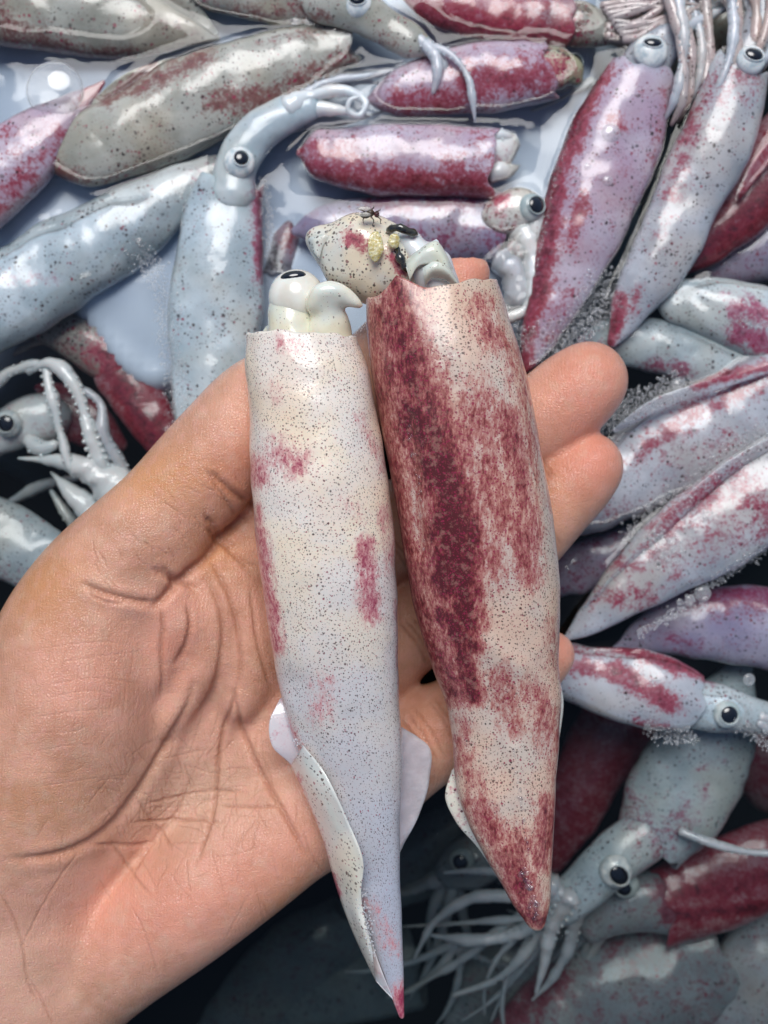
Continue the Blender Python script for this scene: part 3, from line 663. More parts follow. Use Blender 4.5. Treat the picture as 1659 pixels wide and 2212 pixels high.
def smin(a, b, k):
    h = np.maximum(k - np.abs(a - b), 0) / k; return np.minimum(a, b) - h * h * k * .25
def surface_nets(D, lo, h):
    ins = D < 0; nx_, ny_, nz_ = D.shape
    corners = [(i, j, k_) for i in (0, 1) for j in (0, 1) for k_ in (0, 1)]
    cnt = sum(ins[i:nx_ - 1 + i, j:ny_ - 1 + j, k_:nz_ - 1 + k_].astype(np.int8) for i, j, k_ in corners)
    cell = (cnt > 0) & (cnt < 8); idx = np.argwhere(cell); ID = np.full(cell.shape, -1, np.int32); ID[cell] = np.arange(len(idx))
    acc = np.zeros((len(idx), 3)); num = np.zeros(len(idx))
    for a in corners:
        for ax in range(3):
            if a[ax]: continue
            b_ = list(a); b_[ax] = 1
            va_ = D[idx[:, 0] + a[0], idx[:, 1] + a[1], idx[:, 2] + a[2]]; vb = D[idx[:, 0] + b_[0], idx[:, 1] + b_[1], idx[:, 2] + b_[2]]
            cr = (va_ < 0) != (vb < 0); t = np.where(cr, va_ / np.where(cr, va_ - vb, 1), 0)
            p = np.array(a, float)[None] + np.eye(3)[ax][None] * t[:, None]; acc += p * cr[:, None]; num += cr
    V = lo + h * (idx + acc / num[:, None])
    Q = []
    for ax in range(3):
        sl0 = [slice(None)] * 3; sl1 = [slice(None)] * 3; sl0[ax] = slice(0, -1); sl1[ax] = slice(1, None)
        A_, B_ = ins[tuple(sl0)], ins[tuple(sl1)]
        for sgn, mk in ((1, A_ & ~B_), (0, ~A_ & B_)):
            e = np.argwhere(mk); u, v = [(1, 2), (2, 0), (0, 1)][ax]
            e = e[(e[:, u] > 0) & (e[:, v] > 0) & (e[:, u] < D.shape[u] - 1) & (e[:, v] < D.shape[v] - 1)]
            du = np.zeros(3, int); du[u] = 1; dv = np.zeros(3, int); dv[v] = 1
            q = [ID[tuple((e - du - dv).T)], ID[tuple((e - dv).T)], ID[tuple(e.T)], ID[tuple((e - du).T)]]
            q = np.stack(q if sgn else q[::-1], 1); Q.append(q)
    Q = np.concatenate(Q); return V, Q[(Q >= 0).all(1)]

fd = Field((-.150, -.165, -.012), (.075, .072, .078), .00075)
D = fd.new()
# palm: wrist, heel, metacarpals
fd.chain(D, [(-360,2420,.012,250),(-120,2150,.016,225),(60,1960,.022,190)])
fd.chain(D, [(20,2000,.020,190),(250,1620,.024,170),(430,1330,.024,130),(560,1150,.024,100)], .012)
fd.chain(D, [(60,2020,.018,180),(350,1680,.014,150),(560,1400,.024,125),(690,1260,.024,105)], .012)
fd.chain(D, [(80,2060,.017,180),(430,1800,.015,140),(650,1560,.022,125),(780,1430,.024,105)], .012)
fd.chain(D, [(60,2130,.018,190),(180,2090,.024,140),(420,1930,.031,130),(630,1770,.029,124),(800,1650,.024,100)], .012)
# ball of the thumb
fd.chain(D, [(10,1990,.022,190),(75,1720,.031,208),(150,1530,.039,190),(215,1370,.041,158)], .010)
# fingers
Fg = fd.new()
fd.chain(Fg, [(470,1330,.026,105),(560,1120,.026,98),(700,930,.026,84),(860,740,.028,72),(960,640,.030,60),(1010,592,.031,49)])
G2 = fd.new(); fd.chain(G2, [(600,1380,.024,105),(730,1235,.024,96),(940,1090,.026,90),(1120,945,.030,86),(1215,870,.033,86),(1272,822,.034,84)]); Fg = smin(Fg, G2, .002)
G2 = fd.new(); fd.chain(G2, [(690,1500,.022,105),(810,1400,.022,92),(960,1315,.024,84),(1110,1180,.028,82),(1210,1070,.031,78),(1272,1008,.032,74)]); Fg = smin(Fg, G2, .002)
G2 = fd.new(); fd.chain(G2, [(700,1730,.024,110),(830,1650,.024,100),(930,1590,.025,90),(1040,1520,.027,76),(1130,1455,.028,60),(1192,1412,.029,49)]); Fg = smin(Fg, G2, .002)
D = smin(D, Fg, .009)
# thumb
T_ = fd.new()
fd.chain(T_, [(150,1420,.040,168),(225,1270,.043,135),(300,1180,.045,118),(370,1095,.045,101),(430,1030,.045,104),(500,945,.045,98),(560,870,.043,88),(590,830,.040,70)])
D = smin(D, T_, .0035)
# skin folds squeezed up at the root of the thumb
for q in ([(392,1270,.042,32),(412,1300,.042,34),(425,1340,.041,30)], [(352,1292,.050,24),(344,1330,.051,26),(362,1362,.0505,22)], [(372,1300,.049,18),(395,1325,.050,17),(398,1360,.049,16),(375,1385,.048,16)],
          [(365,1380,.047,26),(345,1420,.048,26),(330,1460,.048,20)], [(430,1215,.043,30),(462,1290,.044,30),(455,1390,.045,28),(400,1500,.044,26),(360,1560,.043,20)],
          [(320,1268,.0525,24),(300,1290,.053,24),(250,1300,.054,20)], [(480,1180,.040,30),(520,1290,.041,34),(535,1420,.041,36),(520,1520,.040,30)]):
    T2 = fd.new(); fd.chain(T2, q); D = smin(D, T2, .005)
V, Q = surface_nets(D, fd.lo, fd.h)
me = bpy.data.meshes.new('tmp'); me.from_pydata(V.tolist(), [], Q.tolist()); tmp = bpy.data.objects.new('tmp', me); COL.objects.link(tmp)
sm = tmp.modifiers.new('s', 'SMOOTH'); sm.iterations = 9; sm.factor = .6
ss = tmp.modifiers.new('u', 'SUBSURF'); ss.levels = 1; ss.render_levels = 1
dg = bpy.context.evaluated_depsgraph_get(); me2 = bpy.data.meshes.new_from_object(tmp.evaluated_get(dg))
nv = len(me2.vertices); V = np.empty(nv * 3, np.float32); me2.vertices.foreach_get('co', V); V = V.reshape(-1, 3).astype(float)
Nn = np.empty(nv * 3, np.float32); me2.vertices.foreach_get('normal', Nn); Nn = Nn.reshape(-1, 3).astype(float)
bpy.data.objects.remove(tmp)
Qa = np.empty(len(me2.polygons) * 4, np.int32); me2.polygons.foreach_get('vertices', Qa); Qa = Qa.reshape(-1, 4)
_px, _py = to_px(V); fx_, fy_, fz_ = _px[Qa].mean(1), _py[Qa].mean(1), Nn[Qa][..., 2].mean(1)
fine = (fx_ > -30) & (fx_ < 900) & (fy_ > 980) & (fy_ < 2240) & (fz_ > .12)
Qf, Qc = Qa[fine], Qa[~fine]
E = np.concatenate([np.stack([Qf[:, i], Qf[:, (i + 1) % 4]], 1) for i in range(4)]); Es = np.sort(E, 1); U, inv = np.unique(Es, axis=0, return_inverse=True); inv = inv.ravel()
nq = len(Qf); base_e = len(V); base_f = base_e + len(U)
isb = np.bincount(inv, minlength=len(U)) == 1        # border of the fine zone: kept straight so no crack opens
mid = V[U].mean(1); nmid = Nn[U].mean(1); nmid /= np.linalg.norm(nmid, axis=1)[:, None]
cen = V[Qf].mean(1); ncen = Nn[Qf].mean(1); ncen /= np.linalg.norm(ncen, axis=1)[:, None]
ei = [inv[i * nq:(i + 1) * nq] + base_e for i in range(4)]; fi = np.arange(nq) + base_f
Q4 = np.concatenate([np.stack([Qf[:, i], ei[i], fi, ei[(i - 1) % 4]], 1) for i in range(4)])
inner = np.ones(len(V)); inner = np.concatenate([inner, np.where(isb, 0., 1.), np.ones(nq)]); inner[U[isb].ravel()] = 0
V = np.concatenate([V, mid, cen]); Nn = np.concatenate([Nn, nmid, ncen]); nv = len(V)
bpy.data.meshes.remove(me2); me2 = bpy.data.meshes.new('person'); me2.from_pydata(V.tolist(), [], np.concatenate([Qc, Q4]).tolist())
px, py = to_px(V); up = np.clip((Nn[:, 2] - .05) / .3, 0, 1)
cre = np.zeros(nv); dis = np.zeros(nv)
def crease(pts, w, depth, dark=1.0, ridge=.0, wob=3, seed=0):
    """a skin line: pts photo pixels, w half width px, depth metres"""
    global cre, dis
    c = catmull(np.array(pts, float), max(6, int(len(pts) * 7))); r = np.random.default_rng(abs(seed + int(pts[0][0])))
    c[1:-1] += r.normal(size=(len(c) - 2, 2)) * wob * .18
    x0, y0 = c.min(0) - 5 * w; x1, y1 = c.max(0) + 5 * w
    ix = np.nonzero((px > x0) & (px < x1) & (py > y0) & (py < y1) & (up > 0))[0]
    if not len(ix): return
    best = np.full(len(ix), 1e9); tt = np.zeros(len(ix)); n_ = len(c) - 1
    for i in range(n_):
        d, t = seg_d(px[ix], py[ix], c[i], c[i + 1]); m_ = d < best; best[m_] = d[m_]; tt[m_] = (i + t[m_]) / n_
    f = np.clip(np.minimum(tt, 1 - tt) * 6, 0, 1) * up[ix]
    g = np.exp(-(best / w) ** 2) * f; sh = np.exp(-((best - 2.6 * w) / (1.6 * w)) ** 2) * f
    dis[ix] += -depth * g + ridge * depth * sh; cre[ix] = np.maximum(cre[ix], g * dark)
# thumb joint lines and web
crease([(448,1118),(478,1160),(512,1200),(548,1245)],8,.0003,.4)
crease([(448,1140),(505,1195)],5,.0003,.5)
crease([(440,1132),(470,1170),(500,1195),(530,1216),(560,1225)],6,.0004,.6)
crease([(438,1108),(480,1160),(520,1190)],7,.0005,.5)
crease([(445,1120),(465,1135)],5,.0003,.5)
for q, w, d in (([(442,1136),(470,1148),(500,1180),(525,1210),(546,1232)],6,.0006), ([(448,1150),(474,1180),(490,1200)],4,.0003)):
    pass
crease([(445,1138),(468,1165),(505,1190)],5,.0003)
crease([(452,1015),(480,1045),(520,1075),(560,1095)],7,.0007,.8,.4)
crease([(440,1010),(475,1062),(505,1105),(540,1130)],5,.0004,.6)
crease([(325,1225),(350,1240),(385,1255),(430,1275)],7,.0006,.7,.4)
crease([(170,1255),(210,1275),(260,1290),(310,1300),(345,1298)],7,.0007,.8,.5)
crease([(190,1280),(230,1300),(270,1305)],5,.0004,.6)
crease([(345,1222),(365,1240),(380,1268),(350,1290)],6,.0005,.6,.3)
crease([(298,1300),(330,1310),(345,1300),(375,1262),(400,1240),(440,1210),(480,1160),(540,1100)],9,.0012,1.0,.2)
crease([(345,1305),(352,1340),(348,1400),(352,1470),(345,1520)],6,.0006,.7)
crease([(405,1300),(412,1350),(400,1400),(375,1440)],7,.0008,.8)
crease([(440,1240),(475,1310),(480,1400),(455,1500),(400,1570)],7,.0007,.7)
crease([(450,1200),(500,1300),(520,1420),(516,1500)],6,.0006,.6)
crease([(540,1260),(560,1400),(590,1500)],6,.0005,.6)
# the big palm lines
crease([(430,1500),(422,1480),(405,1525),(350,1620),(292,1714),(240,1780),(182,1823),(100,1850),(0,1857)],8,.0011,1.0,.35)
crease([(515,1460),(500,1520),(484,1573),(470,1660),(458,1761),(440,1820),(417,1886)],5,.0007,1.0,.2)
crease([(500,1480),(521,1563),(545,1630),(563,1667),(599,1730),(641,1808),(672,1865)],6,.0007,.9,.2)
crease([(276,1778),(340,1774),(420,1770),(490,1776)],4,.0005,.8)
crease([(193,1823),(240,1824),(292,1826),(340,1818)],5,.0005,.7)
crease([(302,1740),(380,1722),(448,1709),(540,1712)],4,.0004,.7)
crease([(464,1737),(550,1742),(625,1740)],4,.0004,.7)
crease([(234,1808),(270,1860),(300,1905),(328,1938)],4,.0003,.6)
crease([(292,1719),(325,1770),(360,1813),(372,1840)],4,.0004,.7)
crease([(395,1740),(350,1790),(310,1850),(280,1900)],4,.0003,.6)
crease([(410,1690),(380,1760),(350,1800),(340,1840)],4,.0003,.6)
crease([(182,1823),(140,1880),(90,1960),(40,2060)],3,.0002,.35)
crease([(280,1950),(305,2000),(330,2070),(345,2120)],3,.00018,.35)
crease([(-10,1915),(30,1985),(50,2050),(60,2120),(90,2180)],3.5,.0003,.5)
crease([(60,2110),(90,2160),(120,2225)],3,.0003,.4)

crease([(655,1790),(670,1840),(700,1890)],3,.0002,.4)
rr = random.Random(4)
for i in range(150):     # fine net of lines in the hollow of the palm
    x = rr.gauss(410, 120); y = rr.gauss(1730, 75) + (x - 410) * .0; a = rr.choice([rr.gauss(1.15, .2), rr.gauss(-1.0, .25), rr.gauss(0.05, .2), rr.gauss(1.6, .15)])
    L = rr.uniform(30, 110); p0 = (x - math.cos(a) * L / 2, y - math.sin(a) * L / 2); p1 = (x + math.cos(a) * L / 2, y + math.sin(a) * L / 2)
    crease([p0, (x + rr.uniform(-6, 6), y + rr.uniform(-6, 6)), p1], 2.3, rr.uniform(.00006, .00014), rr.uniform(.2, .5))
for i in range(30):     # vertical lines on the ball of the thumb
    x = 60 + i * 10 + rr.uniform(-5, 5); y = rr.uniform(1400, 1560); L = rr.uniform(60, 170)
    crease([(x, y - L / 2), (x + rr.uniform(-6, 6) - 3, y), (x - 8, y + L / 2)], 2.2, .00005, .1)
for i in range(9):      # cross lines on the ball of the thumb
    y = 1390 + i * 38 + rr.uniform(-8, 8); x = rr.uniform(60, 120)
    crease([(x, y + 12), (x + 110, y - 4), (x + rr.uniform(120, 260), y + rr.uniform(-20, 10))], 2.2, .00008, .1)
for i in range(26):     # thumb shaft, short lines
    t_ = rr.uniform(0, 1); x = 180 + t_ * 300 + rr.uniform(-40, 40); y = 1240 - t_ * 190 + rr.uniform(-50, 50); a = rr.gauss(.95, .3)
    crease([(x, y), (x + math.cos(a) * 35, y + math.sin(a) * 35)], 2.4, .00014, .3)
for i in range(9):     # heel of the hand
    x = rr.uniform(60, 620); y = 2080 - (x * .33) + rr.uniform(-120, 60); a = rr.gauss(1.2, .4); L = rr.uniform(50, 120)
    crease([(x, y), (x + math.cos(a) * L, y + math.sin(a) * L)], 2.4, .00007, .3)
# finger joint lines across the fingers
def cross(cx, cy, ang, L, n_, gap, dep=.0004, dk=.7):
    for i in range(n_):
        o = (i - (n_ - 1) / 2) * gap; ca, sa = math.cos(R(ang)), math.sin(R(ang)); x = cx + ca * o; y = cy + sa * o
        crease([(x - sa * L, y + ca * L), (x + ca * 6, y + sa * 6), (x + sa * L, y - ca * L)], 4, dep * rr.uniform(.5, 1), dk)
cross(905, 1385, -35, 60, 3, 14); cross(905, 1600, -32, 66, 4, 18, .0006); cross(960, 1560, -32, 60, 2, 12); cross(862, 1200, -38, 60, 2, 12)
cross(1165, 1010, -42, 40, 3, 9, .0003); cross(1180, 1150, -42, 50, 2, 10, .0003)
V += Nn * (dis * inner)[:, None]
me2.vertices.foreach_set('co', V.astype(np.float32).ravel()); me2.update()
def setattr_(me, k, a):
    at = me.attributes.new(k, 'FLOAT', 'POINT'); at.data.foreach_set('value', np.asarray(a, np.float32))
setattr_(me2, 'crease', cre)
def blob(x, y, sx, sy=None): return np.exp(-((px - x) / sx) ** 2 - ((py - y) / (sy or sx)) ** 2)
pinkm = np.clip(.9 * blob(1275,830,110) + .9 * blob(1285,1000,95) + .9 * blob(1010,590,70) + .8 * blob(1210,1400,60) + .6 * blob(330,1980,260,110) + .5 * blob(560,1850,160,110)
                + .4 * blob(520,1000,80) + .55 * blob(370,1390,60,90) + .35 * blob(180,1480,130) + .3 * blob(900,1600,100), 0, 1)
setattr_(me2, 'pink', pinkm)
setattr_(me2, 'pale', np.clip(.9 * blob(420,1730,150,110) + .4 * blob(60,2080,120), 0, 1))
setattr_(me2, 'tan', np.clip(1.0 * blob(330,1030,150,70) + .8 * blob(90,1260,110) + .8 * (1 - up) + .5 * blob(1180,1080,70) + .8 * blob(460,1190,60) + .9 * blob(640,1950,100,60) + .5 * blob(120,1750,160,90), 0, 1))  # tanned skin, with shading under the ball of the thumb painted in
me2.polygons.foreach_set('use_smooth', [True] * len(me2.polygons))
m, nt, b, out = new_mat('skin'); N = NB(nt); co = N.coords()
c = N.mix(N.step(N.noise(co, 60, 4), .3, .7), (.58, .285, .175), (.81, .43, .295))
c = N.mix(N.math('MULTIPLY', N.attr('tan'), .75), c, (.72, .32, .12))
c = N.mix(N.math('MULTIPLY', N.attr('pink'), .75), c, (.86, .31, .21))
c = N.mix(N.math('MULTIPLY', N.attr('pale'), .6), c, (.74, .56, .42))
c = N.mix(N.math('MULTIPLY', N.step(N.noise(co, 300, 4), .46, .66), .30), c, (.80, .40, .32))
c = N.mix(N.math('MULTIPLY', N.step(N.noise(co, 170, 4, .6), .50, .70), .22), c, (.76, .56, .40))
c = N.mix(N.math('MULTIPLY', N.attr('crease'), .52), c, (.36, .13, .065))
N.l(c, b.inputs['Base Color'])
b.inputs['Roughness'].default_value = .42; b.inputs['IOR'].default_value = 1.42
b.inputs['Subsurface Weight'].default_value = .40; b.inputs['Subsurface Scale'].default_value = .0012; b.inputs['Subsurface Radius'].default_value = (1, .42, .25)
b.inputs['Coat Weight'].default_value = .9; b.inputs['Coat Roughness'].default_value = .13; b.inputs['Coat IOR'].default_value = 1.4
vr = N.vor(co, 1500, 'DISTANCE_TO_EDGE'); pores = N.step(vr.outputs[0], 0, .12)
h1 = N.math('ADD', N.math('MULTIPLY', pores, .5), N.noise(co, 1800, 3))
wv = N.n('ShaderNodeTexWave', wave_type='BANDS'); N.l(co, wv.inputs['Vector']); wv.inputs['Scale'].default_value = 330; wv.inputs['Distortion'].default_value = 14; wv.inputs['Detail'].default_value = 1; wv.inputs['Detail Scale'].default_value = .25
h1 = N.math('ADD', h1, N.math('MULTIPLY', wv.outputs['Fac'], .16))
bb = N.bump(h1, .7, .00028, N.bump(N.noise(co, 240, 4), .35, .0012)); N.l(bb, b.inputs['Normal']); N.l(N.bump(h1, .8, .0004), b.inputs['Coat Normal'])
me2.materials.clear(); me2.materials.append(m); me2.name = 'person'
hand = bpy.data.objects.new('person', me2); base = np.array(P(420, 1700, .03))
me2.vertices.foreach_set('co', (V - base).astype(np.float32).ravel()); me2.update(); hand.location = base; COL.objects.link(hand)
hand['label'] = 'open wet left hand, palm up, with two squid lying across its fingers'; hand['category'] = 'person'

# ------------------------------------------------------------------ the two held squid
def held(name, label, rows, zc, thick, mat, strokes, base_, peak=None, n=330, m=150, seed=0, patchfn=None, lump=.0004, dents=()):
    """rows (xl,yl,xr,yr,flat) collar -> tip"""
    r = np.array(rows, float); mid = np.c_[(r[:, 0] + r[:, 2]) / 2, (r[:, 1] + r[:, 3]) / 2, r]
    c = catmull(mid, n); zz = np.interp(np.linspace(0, 1, n), np.linspace(0, 1, len(zc)), zc)
    L = np.stack([P(a, b_, z) for a, b_, z in zip(c[:, 2], c[:, 3], zz)]); Rr = np.stack([P(a, b_, z) for a, b_, z in zip(c[:, 4], c[:, 5], zz)])
    hw = np.linalg.norm(Rr - L, axis=1) / 2; T = hw * c[:, 6]
    V, th = loft_rows(L, Rr, T, m, .93)
    C = V.mean(1); ax = np.gradient(C, axis=0); ax /= np.linalg.norm(ax, axis=1)[:, None]
    d0 = -ax[0]
    off = .0005 * (np.sin(th * 2 + seed) + .5 * np.sin(th * 7 + 1) + .35 * np.sin(th * 13 + seed))
    if peak:
        a0, w0, h0 = peak; da = (th - a0 + PI) % (2 * PI) - PI; off = off + h0 * np.maximum(0, 1 - np.abs(da) / w0) ** 1.3
    for k in range(26): V[k] += d0 * (off * (1 - k / 26.) ** 1.5)[:, None]
    e = V[0]; rows_ = [C[0] + (e - C[0]) * f + d0 * g + d0 * (off * q)[:, None] for f, g, q in ((.02, -.022, 0), (.80, -.016, 0), (.90, -.005, 0), (.955, -.0003, 0), (.985, .0002, 0))]
    t0 = C[-1] ; d1 = ax[-1]
    rows_ += list(V) + [t0 + (V[-1] - t0) * f + d1 * hw[-1] * g for f, g in ((.8, .5), (.45, .85), (.02, 1.0))]
    G = np.array(rows_); cc = np.concatenate([[C[0]] * 5, C, [C[-1]] * 3])[:, None]
    dv = G - cc; dv /= np.linalg.norm(dv, axis=-1, keepdims=True) + 1e-9
    tp = np.clip(np.concatenate([[0] * 5, hw, [0] * 3]) / .008, 0, 1)[:, None]
    nz = snoise(G, 130, seed) * lump * tp + snoise(G, 420, seed + 9, 2) * lump * .22 * tp
    gx, gy = to_px(G)
    for (x1, y1, x2, y2, w_, dp) in dents:
        dd, _ = seg_d(gx, gy, (x1, y1), (x2, y2)); nz = nz + dp * np.exp(-(dd / w_) ** 2) * (dv[..., 2] > 0)
    G = G + dv * nz[..., None]
    return G

def put_held(label, G, mat, strokes, base_, group=None):
    t = thing('squid', label, 'squid', G[len(G) // 2].mean(0), group)
    F = grid_faces(*G.shape[:2]).tolist(); F = [f[::-1] for f in F] if HFLIP else F
    ctr = G.mean(1); ln_ = np.concatenate([[0], np.cumsum(np.linalg.norm(np.diff(ctr, axis=0), axis=1))]); thv = (np.arange(G.shape[1]) / G.shape[1] * 2 * PI - PI / 2 + PI) % (2 * PI) - PI
    wr = np.linalg.norm(G - ctr[:, None], axis=2).mean(1) * .55 + .0095
    suv = np.stack([thv[None, :] * wr[:, None], ln_[:, None] + 0 * thv[None, :], 0 * ln_[:, None] + 0 * thv[None, :]], -1)
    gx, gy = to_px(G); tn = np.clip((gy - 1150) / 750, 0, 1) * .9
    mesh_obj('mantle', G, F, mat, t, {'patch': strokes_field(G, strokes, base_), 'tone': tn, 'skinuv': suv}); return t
HFLIP = False

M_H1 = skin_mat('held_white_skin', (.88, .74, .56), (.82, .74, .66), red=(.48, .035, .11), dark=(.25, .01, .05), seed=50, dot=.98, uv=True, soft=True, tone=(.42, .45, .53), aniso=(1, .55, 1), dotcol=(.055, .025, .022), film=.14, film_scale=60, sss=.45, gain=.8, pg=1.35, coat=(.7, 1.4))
M_H2 = skin_mat('held_red_skin', (.70, .50, .38), (.62, .52, .44), red=(.34, .024, .030), dark=(.05, .004, .006), seed=51, dot=1.15, uv=True, soft=True, aniso=(1, .38, 1), dotcol=(.05, .022, .016), film=.14, film_scale=60, sss=.35, gain=1.0, pg=1.55, coat=(.7, 1.4))
G = held('h1', '', [(531,732,768,730,.80),(532,800,793,790,.84),(538,900,812,880,.86),(541,1000,831,980,.86),(552,1150,850,1120,.85),(572,1300,858,1270,.84),(592,1430,861,1410,.80),
      (612,1520,864,1510,.76),(640,1610,868,1600,.72),(676,1700,866,1695,.70),(712,1800,863,1795,.68),(748,1880,863,1875,.66),(782,1960,866,1955,.66),(806,2040,869,2038,.66),(832,2110,872,2110,.66),(850,2165,873,2165,.7),(862,2195,873,2195,.8)],
      [.0635,.063,.062,.0605,.0585,.0565,.055,.054,.053,.052], .8, M_H1, None, 0, seed=3, dents=[(640,1480,700,1700,26,-.0007),(760,1560,800,1900,30,-.0006)])
st1 = [(600,980,640,1000,42,.62),(560,1000,560,1040,26,.7),(790,1180,800,1330,26,.85),(830,1100,845,1230,22,.45),(560,1150,600,1400,20,.8),(572,1230,576,1300,20,.9),(610,745,640,750,26,.45),(560,1100,556,1180,14,.7),
       (700,1480,690,1540,36,.42),(620,1560,700,1740,16,.5),(590,830,600,860,18,.35),(868,2150,866,2200,30,1.0),(800,1960,850,2050,30,.35),(775,900,830,1010,16,.4),(745,1080,790,1120,22,.3),(860,1300,866,1500,10,.5)]
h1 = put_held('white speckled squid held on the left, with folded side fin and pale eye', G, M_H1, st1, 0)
G = held('h2', '', [(789,658,1072,612,.70),(793,720,1095,680,.74),(806,830,1133,800,.76),(830,960,1160,930,.76),(850,1080,1180,1050,.76),(868,1180,1197,1160,.76),(888,1290,1207,1270,.74),(915,1380,1208,1370,.72),(938,1450,1208,1440,.68),
      (960,1510,1212,1500,.62),(974,1570,1208,1560,.60),(980,1640,1204,1640,.60),(985,1710,1200,1710,.60),(1010,1780,1197,1780,.62),(1046,1845,1194,1840,.66),(1084,1910,1190,1900,.70),(1112,1960,1187,1950,.74),(1136,1992,1178,1990,.8)],
      [.0625,.062,.0610,.0595,.0575,.0555,.054,.052,.051,.050], .8, M_H2, None, 0, peak=(R(118), .42, .0042), seed=8,
      dents=[(880,900,905,1190,14,-.0006),(915,900,940,1190,16,.0004),(1060,1400,1120,1440,26,.0008),(1040,1470,1090,1560,30,-.0006),(1110,1620,1160,1960,16,.0006),(1080,1620,1130,1960,16,-.0005)])
st2 = [(860, 620, 870, 760, 65, 0.8), (870, 740, 930, 900, 65, 1.0), (900, 900, 960, 1010, 78, 1.1), (950, 1000, 990, 1150, 70, 1.25), (970, 1120, 985, 1250, 70, 1.35), (985, 1240, 1010, 1340, 45, 1.15), (960, 1330, 1010, 1400, 38, 1.1), (1000, 1400, 1020, 1500, 32, 1.1), (800, 700, 850, 1000, 35, 0.8), (850, 1000, 880, 1200, 35, 0.85), (880, 1200, 930, 1380, 38, 0.85), (930, 1380, 990, 1500, 38, 0.85), (1030, 870, 1060, 1050, 75, 0.62), (1060, 1050, 1100, 1150, 69, 0.6), (1100, 900, 1140, 1150, 42, 0.75), (1130, 1130, 1140, 1240, 42, 0.75), (1040, 660, 1070, 740, 38, 0.55), (1110, 760, 1150, 980, 38, 0.5), (1000, 640, 990, 650, 12, 0.0), (1190, 1350, 1200, 1450, 30, 0.35), (1080, 1470, 1110, 1560, 42, 0.55), (1150, 1500, 1200, 1600, 45, 0.6), (1000, 1560, 980, 1650, 32, 0.5), (1010, 1640, 1040, 1720, 32, 0.5), (1020, 1740, 1100, 1840, 38, 0.75), (1100, 1840, 1140, 1960, 50, 0.85), (1190, 1740, 1170, 1860, 38, 0.8), (1120, 1980, 1180, 1990, 25, 0.9), (1185, 1600, 1200, 1700, 20, 0.5), (930, 1000, 1050, 1200, 90, 0.62), (900, 1200, 960, 1400, 60, 0.7), (1180, 760, 1190, 1100, 14, 0.3), (820, 680, 860, 900, 40, 0.85), (990, 1430, 1180, 1440, 40, 0.18), (1060, 1800, 1180, 1840, 50, 0.5)]
h2 = put_held('red stained squid held on the right, wine-red band down its left side and dark tip', G, M_H2, st2, .10)
# fins of the held pair
def held_fin(parent, inner, outer, mat, thick=.0014, seed=0, base_=.15, strokes=(), wav=.0006, m=14, n=120, name='fin', curl=0.):
    Gf, Ff = ribbon(inner, outer, thick, m, n, wav, seed, curl); return mesh_obj(name, Gf, Ff, mat, parent, {'patch': strokes_field(Gf, strokes, base_)})
M_FIN = skin_mat('fin_flesh', (.66, .60, .62), (.72, .68, .68), red=(.60, .12, .20), seed=55, dot=.55, film=.2, sss=.6)
M_FINW = skin_mat('fin_speckled', (.80, .76, .66), (.82, .80, .72), red=(.50, .08, .14), seed=56, dot=1.0, even=True, film=.2, sss=.5)
held_fin(h1, [(618,1500,.056),(640,1560,.056),(662,1630,.055),(700,1700,.054),(745,1800,.053),(775,1880,.053),(790,1970,.053),(812,2060,.053),(850,2160,.053)],
         [(604,1510,.056),(582,1560,.057),(588,1612,.057),(628,1652,.054),(665,1730,.052),(700,1820,.050),(725,1910,.050),(757,2000,.050),(812,2120,.051)], M_FIN, seed=1, strokes=[(640,1650,720,1860,18,.6)])
held_fin(h1, [(628,1652,.055),(665,1730,.053),(700,1820,.051),(725,1910,.051),(757,2000,.051),(812,2120,.052)],
         [(655,1610,.065),(702,1672,.066),(754,1780,.0655),(785,1865,.065),(780,1930,.062),(804,2050,.058)], M_FINW, seed=2, base_=.05, strokes=[(640,1680,730,1930,12,.7)], curl=.0015, wav=.0009)
held_fin(h1, [(850,1560,.048),(855,1640,.047),(858,1720,.047),(858,1800,.047),(860,1850,.047)], [(900,1590,.046),(926,1612,.046),(928,1680,.045),(905,1760,.045),(872,1825,.046)], plain_mat('fin_translucent', (.66,.60,.62), .3, 1., .6, alpha=.9, film=.3), seed=3)
held_fin(h2, [(1000,1640,.051),(1010,1700,.050),(1030,1770,.049),(1060,1840,.049),(1095,1910,.049)], [(976,1665,.049),(962,1722,.049),(985,1775,.048),(1035,1835,.047),(1085,1912,.047)], M_FINW, seed=4, base_=.2, strokes=[(1000,1700,1060,1800,20,.6)])
held_fin(h2, [(1195,1470,.050),(1196,1530,.050),(1192,1600,.050)], [(1206,1455,.048),(1217,1510,.048),(1207,1600,.048)], M_FINW, seed=5, base_=.3)
held_fin(h2, [(1056,1395,.066),(1085,1420,.066),(1120,1440,.065)], [(1062,1372,.0655),(1110,1398,.0665),(1160,1428,.064)], M_FIN, seed=6, base_=.0, thick=.001)

